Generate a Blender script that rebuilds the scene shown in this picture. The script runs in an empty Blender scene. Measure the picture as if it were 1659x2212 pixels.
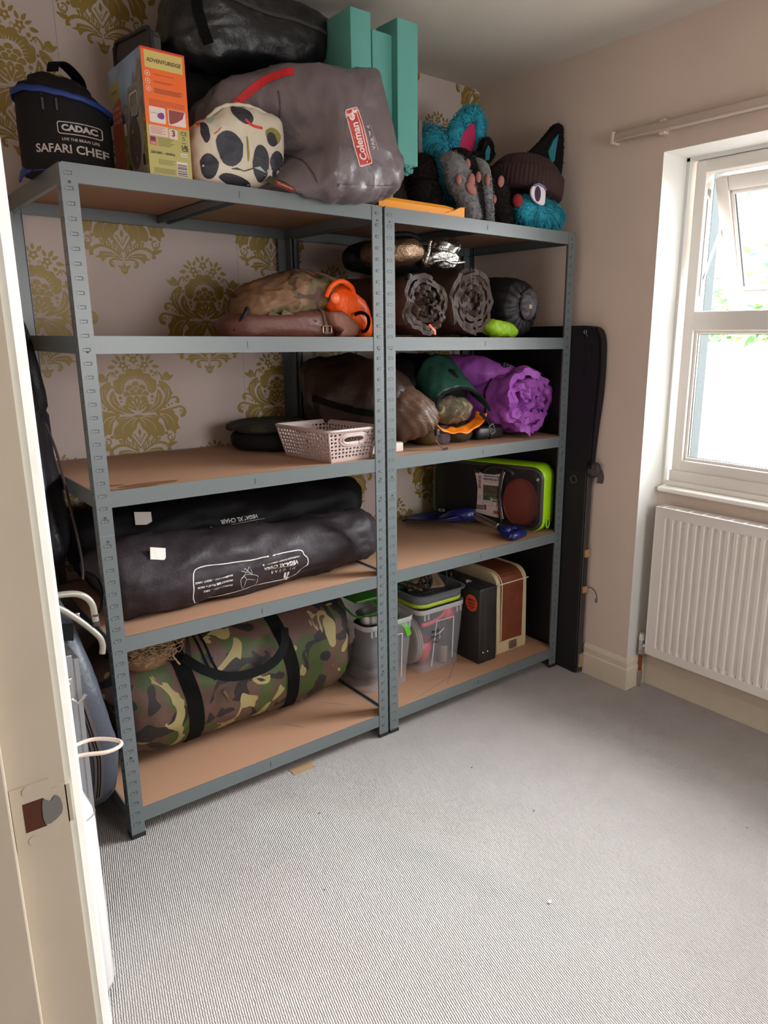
import bpy, bmesh, math, random
from mathutils import Vector as V, Matrix, noise, geometry
from mathutils.bvhtree import BVHTree
from math import sin, cos, pi, radians as rad, sqrt, atan2
SC = bpy.context.scene
COL = SC.collection
random.seed(7)
# ------------------------------------------------------------------ camera
def setup_camera():
    yaw, pitch, roll = rad(39.7409), rad(13.9606), rad(0.2629)
    F = V((sin(yaw)*cos(pitch), cos(yaw)*cos(pitch), -sin(pitch)))
    R = V((cos(yaw), -sin(yaw), 0)); U = R.cross(F)
    R, U = R*cos(roll)+U*sin(roll), U*cos(roll)-R*sin(roll)
    c = bpy.data.cameras.new('camera'); o = bpy.data.objects.new('camera', c); COL.objects.link(o)
    m = Matrix((R, U, -F)).transposed().to_4x4(); m.translation = V((-.5024, -1.9539, 1.4126))
    o.matrix_world = m
    c.sensor_width = 36; c.sensor_fit = 'AUTO'; c.lens = 1581.6/2212*36
    c.shift_x = -106.98/2212; c.shift_y = 13.93/2212
    c.clip_start = .02; c.clip_end = 200
    SC.camera = o
setup_camera()
# ------------------------------------------------------------------ light and exposure
SC.view_settings.view_transform = 'Standard'; SC.view_settings.look = 'None'
SC.view_settings.gamma = 1; SC.view_settings.use_curve_mapping = False
SC.view_settings.exposure = 0.86
W = bpy.data.worlds.new('sky'); SC.world = W; W.use_nodes = True
bg = W.node_tree.nodes['Background']; bg.inputs[0].default_value = (.95, .98, 1, 1); bg.inputs[1].default_value = 4.6
def area(name, loc, size, rot, power, col=(1, 1, 1), portal=False):
    l = bpy.data.lights.new(name, 'AREA'); l.shape = 'RECTANGLE'; l.size, l.size_y = size
    l.energy = power; l.color = col
    if portal: l.cycles.is_portal = True
    o = bpy.data.objects.new(name, l); COL.objects.link(o); o.location = loc; o.rotation_euler = rot; return o
XW, YB, HC, XL, YF = 1.885, .622, 2.443, -.39, -3.1     # right wall, back wall, ceiling, left wall, front wall
area('window_portal', (2.12, -1.0, 1.48), (1.3, 1.1), (0, rad(90), 0), 1, portal=True)
area('added_window_portal', (1., YF-.02, 1.5), (1., 1.1), (rad(90), 0, 0), 1, portal=True)  # sampling portal of the added front window
area('daylight_through_side_window', (2.27, -.88, 1.60), (.9, 1.0), (0, rad(60), rad(4)), 31, (.94, .97, 1)).data.spread = rad(92)
area('fill_through_added_window', (1., YF-.12, 1.5), (.9, 1.0), (rad(86), 0, 0), 8, (1, .95, .88))  # fill lamp at an unseen window, added to light the shelf fronts
c = SC.cycles
c.use_denoising = True; c.max_bounces = 9; c.diffuse_bounces = 5; c.glossy_bounces = 3; c.transparent_max_bounces = 12
c.transmission_bounces = 4; c.sample_clamp_indirect = 6; c.caustics_reflective = False; c.caustics_refractive = False

MT = {}
def mat(name, col, rough=.6, metal=0., bump=None, var=None, spec=.5, coat=0., sheen=0., alpha=1., trans=0., emit=None):
    if name in MT: return MT[name]
    m = bpy.data.materials.new(name); m.use_nodes = True; nt = m.node_tree; b = nt.nodes['Principled BSDF']
    MT[name] = m; I = b.inputs
    I['Base Color'].default_value = (*col, 1); I['Roughness'].default_value = rough; I['Metallic'].default_value = metal
    I['Specular IOR Level'].default_value = spec; I['Coat Weight'].default_value = coat; I['Sheen Weight'].default_value = sheen
    I['Alpha'].default_value = alpha; I['Transmission Weight'].default_value = trans
    if bump or var:
        tc = nt.nodes.new('ShaderNodeTexCoord')
    if var:    # (scale, amount)
        n = nt.nodes.new('ShaderNodeTexNoise'); n.inputs['Scale'].default_value = var[0]; n.inputs['Detail'].default_value = 4
        nt.links.new(tc.outputs['Object'], n.inputs['Vector'])
        r = nt.nodes.new('ShaderNodeMapRange'); r.inputs['From Min'].default_value = .3; r.inputs['From Max'].default_value = .7
        r.inputs['To Min'].default_value = 1-var[1]; r.inputs['To Max'].default_value = 1+var[1]*.6
        mx = nt.nodes.new('ShaderNodeVectorMath'); mx.operation = 'SCALE'; mx.inputs[0].default_value = col
        nt.links.new(n.outputs['Fac'], r.inputs['Value']); nt.links.new(r.outputs[0], mx.inputs['Scale'])
        nt.links.new(mx.outputs[0], I['Base Color'])
    if bump:   # list of (scale, distance)
        prev = None
        for sc, d in bump:
            n = nt.nodes.new('ShaderNodeTexNoise'); n.inputs['Scale'].default_value = sc; n.inputs['Detail'].default_value = 3
            nt.links.new(tc.outputs['Object'], n.inputs['Vector'])
            k = nt.nodes.new('ShaderNodeBump'); k.inputs['Distance'].default_value = d; k.inputs['Strength'].default_value = 1
            nt.links.new(n.outputs['Fac'], k.inputs['Height'])
            if prev: nt.links.new(prev.outputs[0], k.inputs['Normal'])
            prev = k
        nt.links.new(prev.outputs[0], I['Normal'])
    return m
def ramp_mix(name, cols, th, scale, rough=.7, dist=1.2, stretch=(1, 1, 1), bump=None):
    """camouflage cloth: hard patches of several colours laid over one another"""
    m = mat(name, cols[0], rough, bump=bump or [(90, .0006)]); nt = m.node_tree; b = nt.nodes['Principled BSDF']
    tc = nt.nodes.new('ShaderNodeTexCoord'); last = None
    for i, c_ in enumerate(cols[1:]):
        mp = nt.nodes.new('ShaderNodeMapping'); mp.inputs['Location'].default_value = (3.1*i, 7.7*i, 1.3*i); mp.inputs['Scale'].default_value = stretch
        nt.links.new(tc.outputs['Object'], mp.inputs[0])
        n = nt.nodes.new('ShaderNodeTexNoise'); n.inputs['Scale'].default_value = scale*(1+.15*i); n.inputs['Detail'].default_value = 1.6
        n.inputs['Distortion'].default_value = dist
        nt.links.new(mp.outputs[0], n.inputs['Vector'])
        g = nt.nodes.new('ShaderNodeMath'); g.operation = 'GREATER_THAN'; g.inputs[1].default_value = th[i]
        nt.links.new(n.outputs['Fac'], g.inputs[0])
        mx = nt.nodes.new('ShaderNodeMix'); mx.data_type = 'RGBA'
        nt.links.new(g.outputs[0], mx.inputs[0]); mx.inputs[6].default_value = (*cols[0], 1); mx.inputs[7].default_value = (*c_, 1)
        if last: nt.links.new(last, mx.inputs[6])
        last = mx.outputs[2]
    nt.links.new(last, b.inputs['Base Color'])
    return m
def clear(name, col, fac, rough=.15):
    m = bpy.data.materials.new(name); m.use_nodes = True; nt = m.node_tree; MT[name] = m
    b = nt.nodes['Principled BSDF']; b.inputs['Base Color'].default_value = (*col, 1); b.inputs['Roughness'].default_value = rough
    t = nt.nodes.new('ShaderNodeBsdfTransparent'); mx = nt.nodes.new('ShaderNodeMixShader'); mx.inputs[0].default_value = fac
    nt.links.new(t.outputs[0], mx.inputs[1]); nt.links.new(b.outputs[0], mx.inputs[2])
    nt.links.new(mx.outputs[0], nt.nodes['Material Output'].inputs[0]); return m
# ------------------------------------------------------------------ building
WL = {}
def tag(o, label=None, cat=None, group=None, kind=None):
    if label: o['label'] = label
    if cat: o['category'] = cat
    if group: o['group'] = group
    if kind: o['kind'] = kind
    return o
def thing(name, label, cat, loc, group=None):
    o = bpy.data.objects.new(name, None); COL.objects.link(o); o.location = loc; o.empty_display_size = .05
    WL[o] = V(loc); return tag(o, label, cat, group)
class G:
    """collects shapes, in room coordinates, for ONE mesh"""
    def __init__(s): s.v = []; s.f = []; s.m = []
    def add(s, v, f, m=0, T=None):
        n = len(s.v); s.v += [(T @ V(p)) if T else V(p) for p in v]; s.f += [tuple(i+n for i in q) for q in f]; s.m += [m]*len(f); return s
    def box(s, x0, x1, y0, y1, z0, z1, m=0, T=None):
        return s.add([(x, y, z) for x in (x0, x1) for y in (y0, y1) for z in (z0, z1)],
            [(0, 1, 3, 2), (4, 6, 7, 5), (0, 4, 5, 1), (2, 3, 7, 6), (0, 2, 6, 4), (1, 5, 7, 3)], m, T)
    def bbox(s, x0, x1, y0, y1, z0, z1, r=.01, seg=3, m=0, T=None):
        bm = bmesh.new(); bmesh.ops.create_cube(bm, size=1)
        for v in bm.verts: v.co = V((x0 if v.co.x < 0 else x1, y0 if v.co.y < 0 else y1, z0 if v.co.z < 0 else z1))
        bmesh.ops.bevel(bm, geom=bm.edges[:], offset=r, segments=seg, affect='EDGES', profile=.5)
        bm.verts.index_update(); s.add([v.co.copy() for v in bm.verts], [[v.index for v in f.verts] for f in bm.faces], m, T); bm.free(); return s
    def rings(s, R, m=0, cap=True, closed=True, T=None):
        n = len(R[0]); v = [p for r in R for p in r]; f = []
        for i in range(len(R)-1):
            for j in range(n if closed else n-1):
                k = (j+1) % n; f.append((i*n+j, i*n+k, (i+1)*n+k, (i+1)*n+j))
        if cap: f.append(tuple(range(n-1, -1, -1))); f.append(tuple((len(R)-1)*n+j for j in range(n)))
        return s.add(v, f, m, T)
    def cushion(s, out, y, d, e=(.6, .6), nv=36, m=0, n=7, lean=None):
        """stuffed shape whose front outline is the closed curve out [(x, z)]; half depth d"""
        O = cat(out, True, n); c_ = sum(O, V((0, 0)))/len(O); R = []; sg = lambda a, p: math.copysign(abs(a)**p, a)
        for i in range(nv+1):
            ph = max(min(-pi/2+pi*i/nv, pi/2-.02), -pi/2+.02); k = cos(ph)**e[0]; yy = y+d*sg(sin(ph), e[1])
            R.append([V((c_.x+(p.x-c_.x)*k, yy+(lean(p.x, p.y) if lean else 0), c_.y+(p.y-c_.y)*k)) for p in O])
        return s.rings(R, m)
    def tube(s, pts, r, seg=8, m=0, T=None):
        pts = [V(p) for p in pts]; R = []; up = None
        for i, p in enumerate(pts):
            d = (pts[min(i+1, len(pts)-1)]-pts[max(i-1, 0)]).normalized()
            a = d.orthogonal().normalized() if up is None else (up-d*up.dot(d)).normalized()
            up = a; b = d.cross(a); rr = r[i] if isinstance(r, (list, tuple)) else r
            R.append([p+(a*cos(2*pi*k/seg)+b*sin(2*pi*k/seg))*rr for k in range(seg)])
        return s.rings(R, m, T=T)
    def cyl(s, p, q, r, seg=20, m=0, r2=None): return s.tube([p, q], [r, r if r2 is None else r2], seg, m)
    def ribbon(s, pts, w, nrm, th=.002, m=0):
        """flat strap along pts; w width, nrm(i) outward normal"""
        pts = [V(p) for p in pts]; R = []
        for i, p in enumerate(pts):
            d = (pts[min(i+1, len(pts)-1)]-pts[max(i-1, 0)]).normalized(); n = V(nrm(i) if callable(nrm) else nrm).normalized(); a = d.cross(n).normalized()*w/2
            R.append([p-a, p+a, p+a+n*th, p-a+n*th])
        return s.rings(R, m)
    def prism(s, poly, f, d0, d1, m=0):
        """poly 2D outline (ccw), f(u,v,d)->point"""
        n = len(poly); v = [f(u, w, d0) for u, w in poly]+[f(u, w, d1) for u, w in poly]
        tri = geometry.tessellate_polygon([[V((u, w, 0)) for u, w in poly]])
        F = [tuple(t) for t in tri]+[tuple(i+n for i in t[::-1]) for t in tri]+[(i, (i+1) % n, (i+1) % n+n, i+n) for i in range(n)]
        return s.add(v, F, m)
    def sell(s, c, r, e=(1, 1), nu=48, nv=24, m=0, T=None):
        """superellipsoid: e<1 boxy, 1 round"""
        sg = lambda a, p: math.copysign(abs(a)**p, a); R = []
        for i in range(nv+1):
            ph = -pi/2+pi*i/nv; ph = max(min(ph, pi/2-.02), -pi/2+.02)
            R.append([V((c[0]+r[0]*sg(cos(ph), e[1])*sg(cos(2*pi*j/nu), e[0]), c[1]+r[1]*sg(cos(ph), e[1])*sg(sin(2*pi*j/nu), e[0]), c[2]+r[2]*sg(sin(ph), e[1]))) for j in range(nu)])
        return s.rings(R, m, T=T)
def ob(name, g, mats, parent=None, smooth=False, disp=None, zmin=None, loc=None, solid=None, sharp=None, sub=0):
    """link the collected shapes as one mesh object; disp(co, normal)->offset along the normal"""
    mats = mats if isinstance(mats, (list, tuple)) else [mats]
    if sub or disp:
        bm = bmesh.new(); vs = [bm.verts.new(p) for p in g.v]
        for q, mi in zip(g.f, g.m):
            try: bm.faces.new([vs[i] for i in q]).material_index = mi
            except ValueError: pass
        if sub: bmesh.ops.subdivide_edges(bm, edges=bm.edges[:], cuts=sub, use_grid_fill=True)
        bmesh.ops.recalc_face_normals(bm, faces=bm.faces[:]); bm.normal_update()
        if disp:
            mv = [v.co+v.normal*disp(v.co.copy(), v.normal.copy()) for v in bm.verts]
            for v, p in zip(bm.verts, mv): v.co = p
        bm.verts.index_update(); g2 = G(); g2.v = [v.co.copy() for v in bm.verts]
        for f in bm.faces: g2.f.append(tuple(v.index for v in f.verts)); g2.m.append(f.material_index)
        bm.free(); g = g2
    if zmin is not None:
        for p in g.v:
            if p.z < zmin: p.z = zmin
    if parent: L = WL[parent]
    elif loc is not None: L = V(loc)
    else:
        xs = [p.x for p in g.v]; ys = [p.y for p in g.v]; L = V(((min(xs)+max(xs))/2, (min(ys)+max(ys))/2, min(p.z for p in g.v)))
    me = bpy.data.meshes.new(name); me.from_pydata([p-L for p in g.v], [], g.f)
    for m in mats: me.materials.append(m)
    for p, mi in zip(me.polygons, g.m): p.material_index = mi; p.use_smooth = bool(smooth)
    bm = bmesh.new(); bm.from_mesh(me)
    if not sub and not disp: bmesh.ops.recalc_face_normals(bm, faces=bm.faces[:])
    if smooth and sharp:
        for e in bm.edges:
            if len(e.link_faces) == 2 and e.calc_face_angle(0) > rad(sharp): e.smooth = False
    bm.to_mesh(me); bm.free(); me.update()
    o = bpy.data.objects.new(name, me); COL.objects.link(o); WL[o] = L
    if parent: o.parent = parent
    else: o.location = L
    if solid:
        md = o.modifiers.new('thickness', 'SOLIDIFY'); md.thickness = solid; md.offset = 0
    o_g[o] = g
    return o
o_g = {}
def bvh(o):
    g = o_g[o]; return BVHTree.FromPolygons([tuple(p) for p in g.v], g.f)
def crease(sc, amp, ani=(1, 1, 1), seed=0, octs=3):
    """sharp-edged cloth creases"""
    a = V(ani)
    def f(p, n=None):
        q = V((p.x*a.x, p.y*a.y, p.z*a.z))*sc+V((seed*3.7, seed*1.9, seed*5.3)); t = 0; k = 1
        w = noise.noise_vector(q*.6)*.8
        for i in range(octs):
            t += (.32-abs(noise.noise(q*(1.9**i)+w+V((i*9, 0, 0)))))*k; k *= .52
        return t*amp
    return f
def subT(o, p, dirn, tree, off):
    h = tree.ray_cast(p, dirn)
    if h[0] is None:
        h2 = tree.find_nearest(p)
        return V(h2[0])-dirn*off
    return V(h[0])-dirn*off
def flat(name, polys, org, xd, yd, mats, parent, tree=None, off=.0012, grid=None, lift=.0004, th=None):
    """printed shapes: polys = [(outline, material index, layer)], laid on the plane org/xd/yd or cast onto a surface"""
    xd = V(xd).normalized(); yd = V(yd).normalized(); n = xd.cross(yd).normalized(); org = V(org); g = G()
    for P, mi, ly in polys:
        for outline in [P]:
            tri = geometry.tessellate_polygon([[V((u, w, 0)) for u, w in outline]])
            bm = bmesh.new(); vs = [bm.verts.new((u, w, 0)) for u, w in outline]
            for t in tri:
                try: bm.faces.new([vs[i] for i in t])
                except ValueError: pass
            if tree and grid:
                for _ in range(7):
                    es = [e for e in bm.edges if e.calc_length() > grid]
                    if not es: break
                    bmesh.ops.subdivide_edges(bm, edges=es, cuts=1); bmesh.ops.triangulate(bm, faces=[f for f in bm.faces if len(f.verts) > 3])
            bm.verts.index_update(); pts = []
            for v in bm.verts:
                p = org+xd*v.co.x+yd*v.co.y
                pts.append(subT(None, p, -n, tree, -0) + n*(off+lift*ly) if tree else p+n*(off*0+lift*ly))
            g.add(pts, [tuple(v.index for v in f.verts) for f in bm.faces], mi); bm.free()
    return ob(name, g, mats, parent)
_font = None
def text(body, size, org, xd, yd, m, parent, tree=None, off=.0016, lift=.0006, shear=0., align='CENTER', sx=1., bold=0., name='lettering', spacing=1., bend=None):
    cu = bpy.data.curves.new('t', 'FONT'); cu.body = body; cu.size = size; cu.align_x = align; cu.align_y = 'CENTER'; cu.shear = shear
    cu.resolution_u = 3; cu.offset = bold; cu.space_character = spacing; cu.fill_mode = 'FRONT'
    o = bpy.data.objects.new('t', cu); COL.objects.link(o); bpy.context.view_layer.update()
    me = o.to_mesh(); vs = [v.co.copy() for v in me.vertices]; fs = [tuple(p.vertices) for p in me.polygons]
    o.to_mesh_clear(); bpy.data.objects.remove(o); bpy.data.curves.remove(cu)
    xd = V(xd).normalized(); yd = V(yd).normalized(); n = xd.cross(yd).normalized(); org = V(org); g = G(); pts = []
    for v in vs:
        x, y = v.x*sx, v.y
        if bend: x, y = bend(x, y)
        p = org+xd*x+yd*y
        pts.append(subT(None, p, -n, tree, 0)+n*off if tree else p+n*lift)
    g.add(pts, fs); return ob(name, g, m, parent)
def rrect(w, h, r, n=4, cx=0, cy=0):
    P = []
    for sx_, sy_, a in ((1, -1, -90), (1, 1, 0), (-1, 1, 90), (-1, -1, 180)):
        for k in range(n+1):
            t = rad(a+90*k/n); P.append((cx+sx_*(w/2-r)+r*cos(t), cy+sy_*(h/2-r)+r*sin(t)))
    return P
def frame2(P, Q, mi=0, ly=0):
    """band between two outlines with equal counts -> polygons"""
    n = len(P); return [([P[i], P[(i+1) % n], Q[(i+1) % n], Q[i]], mi, ly) for i in range(n)]
def cat(pts, closed=False, n=5):
    """Catmull-Rom through points (2D or 3D)"""
    pts = [V(p) for p in pts]; N = len(pts); out = []
    for i in range(N if closed else N-1):
        g_ = lambda k: pts[k % N] if closed else pts[min(max(k, 0), N-1)]
        a, b, c_, d = g_(i-1), g_(i), g_(i+1), g_(i+2)
        for k in range(n):
            t = k/n; out.append(.5*((2*b)+(c_-a)*t+(2*a-5*b+4*c_-d)*t*t+(3*b-a-3*c_+d)*t**3))
    if not closed: out.append(pts[-1])
    return out
def fur(name, srcs, n, length, width, m, parent, gravity=.3, seed=1, comb=None, keep=None):
    """pile of thin tapering tufts over the given meshes"""
    rnd = random.Random(seed); T = []
    for o in srcs:
        g = o_g[o]
        for q in g.f:
            a = [g.v[i] for i in q]
            for k in range(1, len(a)-1):
                ar = (a[k]-a[0]).cross(a[k+1]-a[0]).length
                if ar > 1e-9: T.append((ar, a[0], a[k], a[k+1]))
    cen = sum((sum((g_ for g_ in o_g[o].v), V((0, 0, 0)))/len(o_g[o].v) for o in srcs), V((0, 0, 0)))/len(srcs)
    cum = []; s = 0
    for t in T: s += t[0]; cum.append(s)
    import bisect
    g = G()
    for _ in range(n):
        t = T[min(bisect.bisect(cum, rnd.random()*s), len(T)-1)]; u, w = rnd.random(), rnd.random()
        if u+w > 1: u, w = 1-u, 1-w
        p = t[1]+(t[2]-t[1])*u+(t[3]-t[1])*w; nn = (t[2]-t[1]).cross(t[3]-t[1]).normalized()
        if nn.dot(p-cen) < 0: nn = -nn
        if keep and not keep(p): continue
        j = noise.noise_vector(p*14+V((seed, 0, 0)))*1.1
        d = (nn*.7+j+V((rnd.uniform(-.35, .35), rnd.uniform(-.35, .35), rnd.uniform(-.35, .35)))+V((0, 0, -gravity))+(V(comb) if comb else V((0, 0, 0)))).normalized()
        if d.dot(nn) < .15: d = (d+nn*.5).normalized()
        L = length*rnd.uniform(.6, 1.15); a = d.cross(V((rnd.uniform(-1, 1), rnd.uniform(-1, 1), rnd.uniform(-1, 1)))).normalized()*width
        b_ = p-nn*.002; mid = b_+d*L*.55; tip = b_+(d+V((0, 0, -gravity*.5))+j*.2).normalized()*L
        g.add([b_-a, b_+a, mid+a*.7, tip, mid-a*.7], [(0, 1, 2, 4), (4, 2, 3)])
    return ob(name, g, m, parent, smooth=True)
# ------------------------------------------------------------------ the room
M_wall = mat('painted_wall', (.60, .49, .42), .85, bump=[(260, .0004), (18, .0012)], var=(2.2, .06))
M_reveal = mat('white_reveal_paint', (.62, .62, .59), .6, bump=[(160, .0004)])
M_ceil = mat('ceiling_paint', (.62, .58, .52), .9, bump=[(200, .0004)])
M_cream = mat('cream_gloss_paint', (.62, .54, .43), .38, bump=[(40, .0006)], var=(9, .05))
M_upvc = mat('white_upvc', (.72, .68, .64), .3)
M_white = mat('white_enamel', (.72, .67, .63), .35)
M_dark = mat('black_plastic', (.012, .012, .013), .45)
M_steel = mat('brushed_steel', (.55, .54, .52), .3, 1.)
M_chrome = mat('chrome', (.7, .7, .7), .15, 1.)

def carpet():
    m = mat('grey_ribbed_carpet', (.42, .395, .378), .95, var=(5, .05)); nt = m.node_tree; b = nt.nodes['Principled BSDF']
    tc = nt.nodes.new('ShaderNodeTexCoord'); mp = nt.nodes.new('ShaderNodeMapping'); mp.inputs['Rotation'].default_value = (0, 0, rad(13))
    nt.links.new(tc.outputs['Object'], mp.inputs[0])
    w = nt.nodes.new('ShaderNodeTexWave'); w.bands_direction = 'X'; w.inputs['Scale'].default_value = 62; w.inputs['Distortion'].default_value = 2.2
    w.inputs['Detail'].default_value = 2; w.inputs['Detail Scale'].default_value = 2.5
    nt.links.new(mp.outputs[0], w.inputs[0])
    n = nt.nodes.new('ShaderNodeTexNoise'); n.inputs['Scale'].default_value = 330; n.inputs['Detail'].default_value = 2; nt.links.new(mp.outputs[0], n.inputs[0])
    ad = nt.nodes.new('ShaderNodeMath'); ad.operation = 'MULTIPLY_ADD'; ad.inputs[1].default_value = .9
    nt.links.new(w.outputs['Fac'], ad.inputs[0]); nt.links.new(n.outputs['Fac'], ad.inputs[2])
    k = nt.nodes.new('ShaderNodeBump'); k.inputs['Distance'].default_value = .0022; nt.links.new(ad.outputs[0], k.inputs['Height'])
    nt.links.new(k.outputs[0], b.inputs['Normal'])
    src = b.inputs['Base Color'].links[0].from_socket; mr = nt.nodes.new('ShaderNodeMapRange'); mr.inputs['From Min'].default_value = .3; mr.inputs['From Max'].default_value = 1.5
    mr.inputs['To Min'].default_value = .80; mr.inputs['To Max'].default_value = 1.16; nt.links.new(ad.outputs[0], mr.inputs['Value'])
    sc = nt.nodes.new('ShaderNodeVectorMath'); sc.operation = 'SCALE'; nt.links.new(src, sc.inputs[0]); nt.links.new(mr.outputs[0], sc.inputs['Scale'])
    # scattered small dark flecks
    v = nt.nodes.new('ShaderNodeTexVoronoi'); v.inputs['Scale'].default_value = 9; nt.links.new(tc.outputs['Object'], v.inputs[0])
    lt = nt.nodes.new('ShaderNodeMath'); lt.operation = 'LESS_THAN'; lt.inputs[1].default_value = .035; nt.links.new(v.outputs['Distance'], lt.inputs[0])
    mx = nt.nodes.new('ShaderNodeMix'); mx.data_type = 'RGBA'; nt.links.new(lt.outputs[0], mx.inputs[0]); nt.links.new(sc.outputs[0], mx.inputs[6]); mx.inputs[7].default_value = (.16, .12, .10, 1)
    nt.links.new(mx.outputs[2], b.inputs['Base Color']); return m
def struct(o): return tag(o, kind='structure')
XH = -1.9       # far side of the hall behind the doorway
struct(ob('floor', G().box(XH, 2.06, YF-.1, YB, -.1, 0), carpet(), loc=(0, 0, 0)))
struct(ob('ceiling', G().box(XH, 2.3, YF-.1, YB+.1, HC, HC+.1), M_ceil, loc=(0, 0, HC)))

# ---- papered back wall: the printed motifs are faces of the wall's own mesh
M_paper = mat('silver_wallpaper', (.54, .455, .42), .55, bump=[(420, .0003)], spec=.3)
M_gold = mat('gold_damask_print', (.27, .18, .026), .45, metal=.1, bump=[(300, .0002)])
def motif():
    """right half of the damask flower, centimetres from its heart; gold outlines and pale veins"""
    Go, Ve, Do = [], [], []
    leaf = lambda x, y, a, l, w: Go.append(cat([(x-l/2*cos(a), y-l/2*sin(a)), (x-w*.6*sin(a)-l*.1*cos(a), y+w*.6*cos(a)-l*.1*sin(a)), (x+l/2*cos(a), y+l/2*sin(a)), (x+w*.6*sin(a)-l*.1*cos(a), y-w*.6*cos(a)-l*.1*sin(a))], True, 4))
    dot = lambda x, y, r: Go.append([V((x+r*cos(t*pi/5), y+r*sin(t*pi/5))) for t in range(10)])
    def flower(x, y, r):
        Go.append([V((x+r*(.82+.18*cos(5*t*pi/15+1.57))*cos(t*pi/15), y+r*(.82+.18*cos(5*t*pi/15+1.57))*sin(t*pi/15))) for t in range(30)]); Do.append((x, y, r*.28))
    def stroke(pts, w0, w1, L=Go):
        c_ = cat(pts, False, 5); N = len(c_); A, B = [], []
        for i, p in enumerate(c_):
            d = (c_[min(i+1, N-1)]-c_[max(i-1, 0)]).normalized(); nn = V((-d.y, d.x)); w = w0+(w1-w0)*i/(N-1); A.append(p+nn*w/2); B.append(p-nn*w/2)
        L.append(A+B[::-1])
    def curl(x, y, r, a0, turns, w, sgn=1):
        pts = [(x+r*(1-t*.8)*cos(a0+sgn*t*turns*2*pi), y+r*(1-t*.8)*sin(a0+sgn*t*turns*2*pi)) for t in [i/9 for i in range(10)]]
        stroke(pts, w, w*.35)
    # crown
    flower(0, 18.2, 1.5); leaf(0, 20.7, pi/2, 1.9, .9); leaf(1.8, 20.2, .9, 2.2, .9)
    flower(3.6, 16.4, 1.5); leaf(3.0, 18.9, 1.9, 2.2, .9); leaf(4.9, 18.8, 1.0, 2.4, 1.0); leaf(6.0, 17.6, .5, 2.3, .9); leaf(7.3, 15.9, -.15, 2.5, 1.1)
    curl(1.4, 16.0, .75, -.6, .9, .35, 1); stroke([(1.9, 15.2), (2.8, 16)], .25, .25)
    dot(5.7, 14.3, .65); dot(3.4, 14.6, .38); dot(6.1, 12.9, .32); dot(7.6, 9.4, .45); dot(5.3, 5.8, .62); dot(5.2, 4.5, .36)
    # big scalloped bloom with fringe
    Go.append(cat([(0, 14.6), (.9, 15.3), (2.6, 15.0), (3.1, 13.8), (4.9, 13.5), (5.6, 12.1), (6.9, 11.3), (7.0, 9.8), (6.8, 7.9), (5.3, 6.9), (4.2, 7.6), (3.7, 8.8), (3.4, 10.2), (2.0, 11.6), (0, 12.2)], True, 4))
    for i in range(9):
        a = rad(8+i*11); r0, r1 = 4.1, 5.6-.2*abs(i-4)
        stroke([(r0*cos(a)*.95, 7.9+r0*sin(a)), (r1*cos(a)*1.05, 7.6+r1*sin(a)*1.1)], .2, .08, Ve)
    # seed head
    for x, y, r in ((0, 9.8, 1.3), (2.0, 8.6, 1.35), (1.1, 7.2, 1.3), (3.1, 6.7, 1.2), (2.3, 5.0, 1.25), (0, 8.4, 1.0)):
        P = [V((x+r*cos(t*pi/9), y+r*sin(t*pi/9)*(1 if t <= 9 else .55))) for t in range(18)]; Go.append(P)
        stroke([(x+(r+.12)*cos(t), y+(r+.12)*sin(t)) for t in (.1, .9, 1.57, 2.3, 3.0)], .22, .22, Ve)
    Go.append(cat([(0, 6.6), (1.1, 5.4), (.9, 3.8), (0, 1.8)], False, 4)+[V((0, 1.8))]); stroke([(.1, 5.2), (.1, 4.0)], .3, .15, Ve)
    Go.append(cat([(.3, 1.2), (1.4, 4.0), (3.9, 4.4), (3.0, 2.6)], True, 4)); stroke([(1.2, 2.4), (3.0, 3.7)], .3, .12, Ve)
    # curl with bud
    stroke([(9.2, 11.2), (8.9, 12.6), (7.9, 13.9), (6.9, 13.9), (6.5, 13.1)], .7, .45); curl(7.1, 13.0, .6, 2.6, .8, .4, -1)
    Go.append(cat([(9.6, 11.4), (9.7, 13.2), (11.1, 14.0), (11.9, 12.9), (13.2, 13.0), (12.2, 11.6), (11.0, 11.0)], True, 4))
    for k in range(3): stroke([(10.0+k*.5, 11.2), (10.3+k*.6, 12.4-k*.3)], .16, .08, Ve)
    # side petals
    Go.append(cat([(8.2, 11.1), (10.6, 10.0), (11.9, 8.0), (11.9, 5.6), (10.2, 3.0), (7.6, 1.0), (4.2, .3), (7.6, 2.3), (9.4, 4.8), (9.6, 6.9), (8.2, 9.0)], True, 4))
    stroke([(10.9, 8.6), (10.9, 6.0), (9.8, 3.8)], .3, .12, Ve); stroke([(9.7, 8.8), (10.1, 7.2), (9.6, 5.2)], .25, .1, Ve)
    Go.append(cat([(7.4, 8.2), (8.6, 6.6), (8.6, 4.6), (7.2, 2.4), (4.4, .8), (1.2, .35), (4.2, 1.9), (5.6, 3.4), (6.6, 5.6)], True, 4))
    stroke([(7.5, 6.6), (7.3, 4.6), (5.6, 2.3)], .3, .12, Ve); stroke([(6.2, 3.3), (4.0, 1.4)], .25, .1, Ve)
    Go.append(cat([(5.0, 3.0), (3.6, 1.5), (1.0, .3), (3.0, 2.2), (3.4, 3.3)], True, 4))
    # scroll arms and beads
    stroke([(6.8, 1.0), (9.6, 3.4), (11.6, 4.9), (13.6, 5.2), (14.3, 4.0), (13.6, 3.2)], .35, .95); curl(13.2, 4.0, .75, 1.1, .8, .55, -1)
    stroke([(5.6, .5), (9.2, .9), (12.4, 1.5), (14.8, 1.9), (16.3, .6), (15.9, -1.0), (14.6, -1.3)], .3, 1.3); curl(14.8, 0, 1.0, -1.4, .9, .6, 1)
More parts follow.
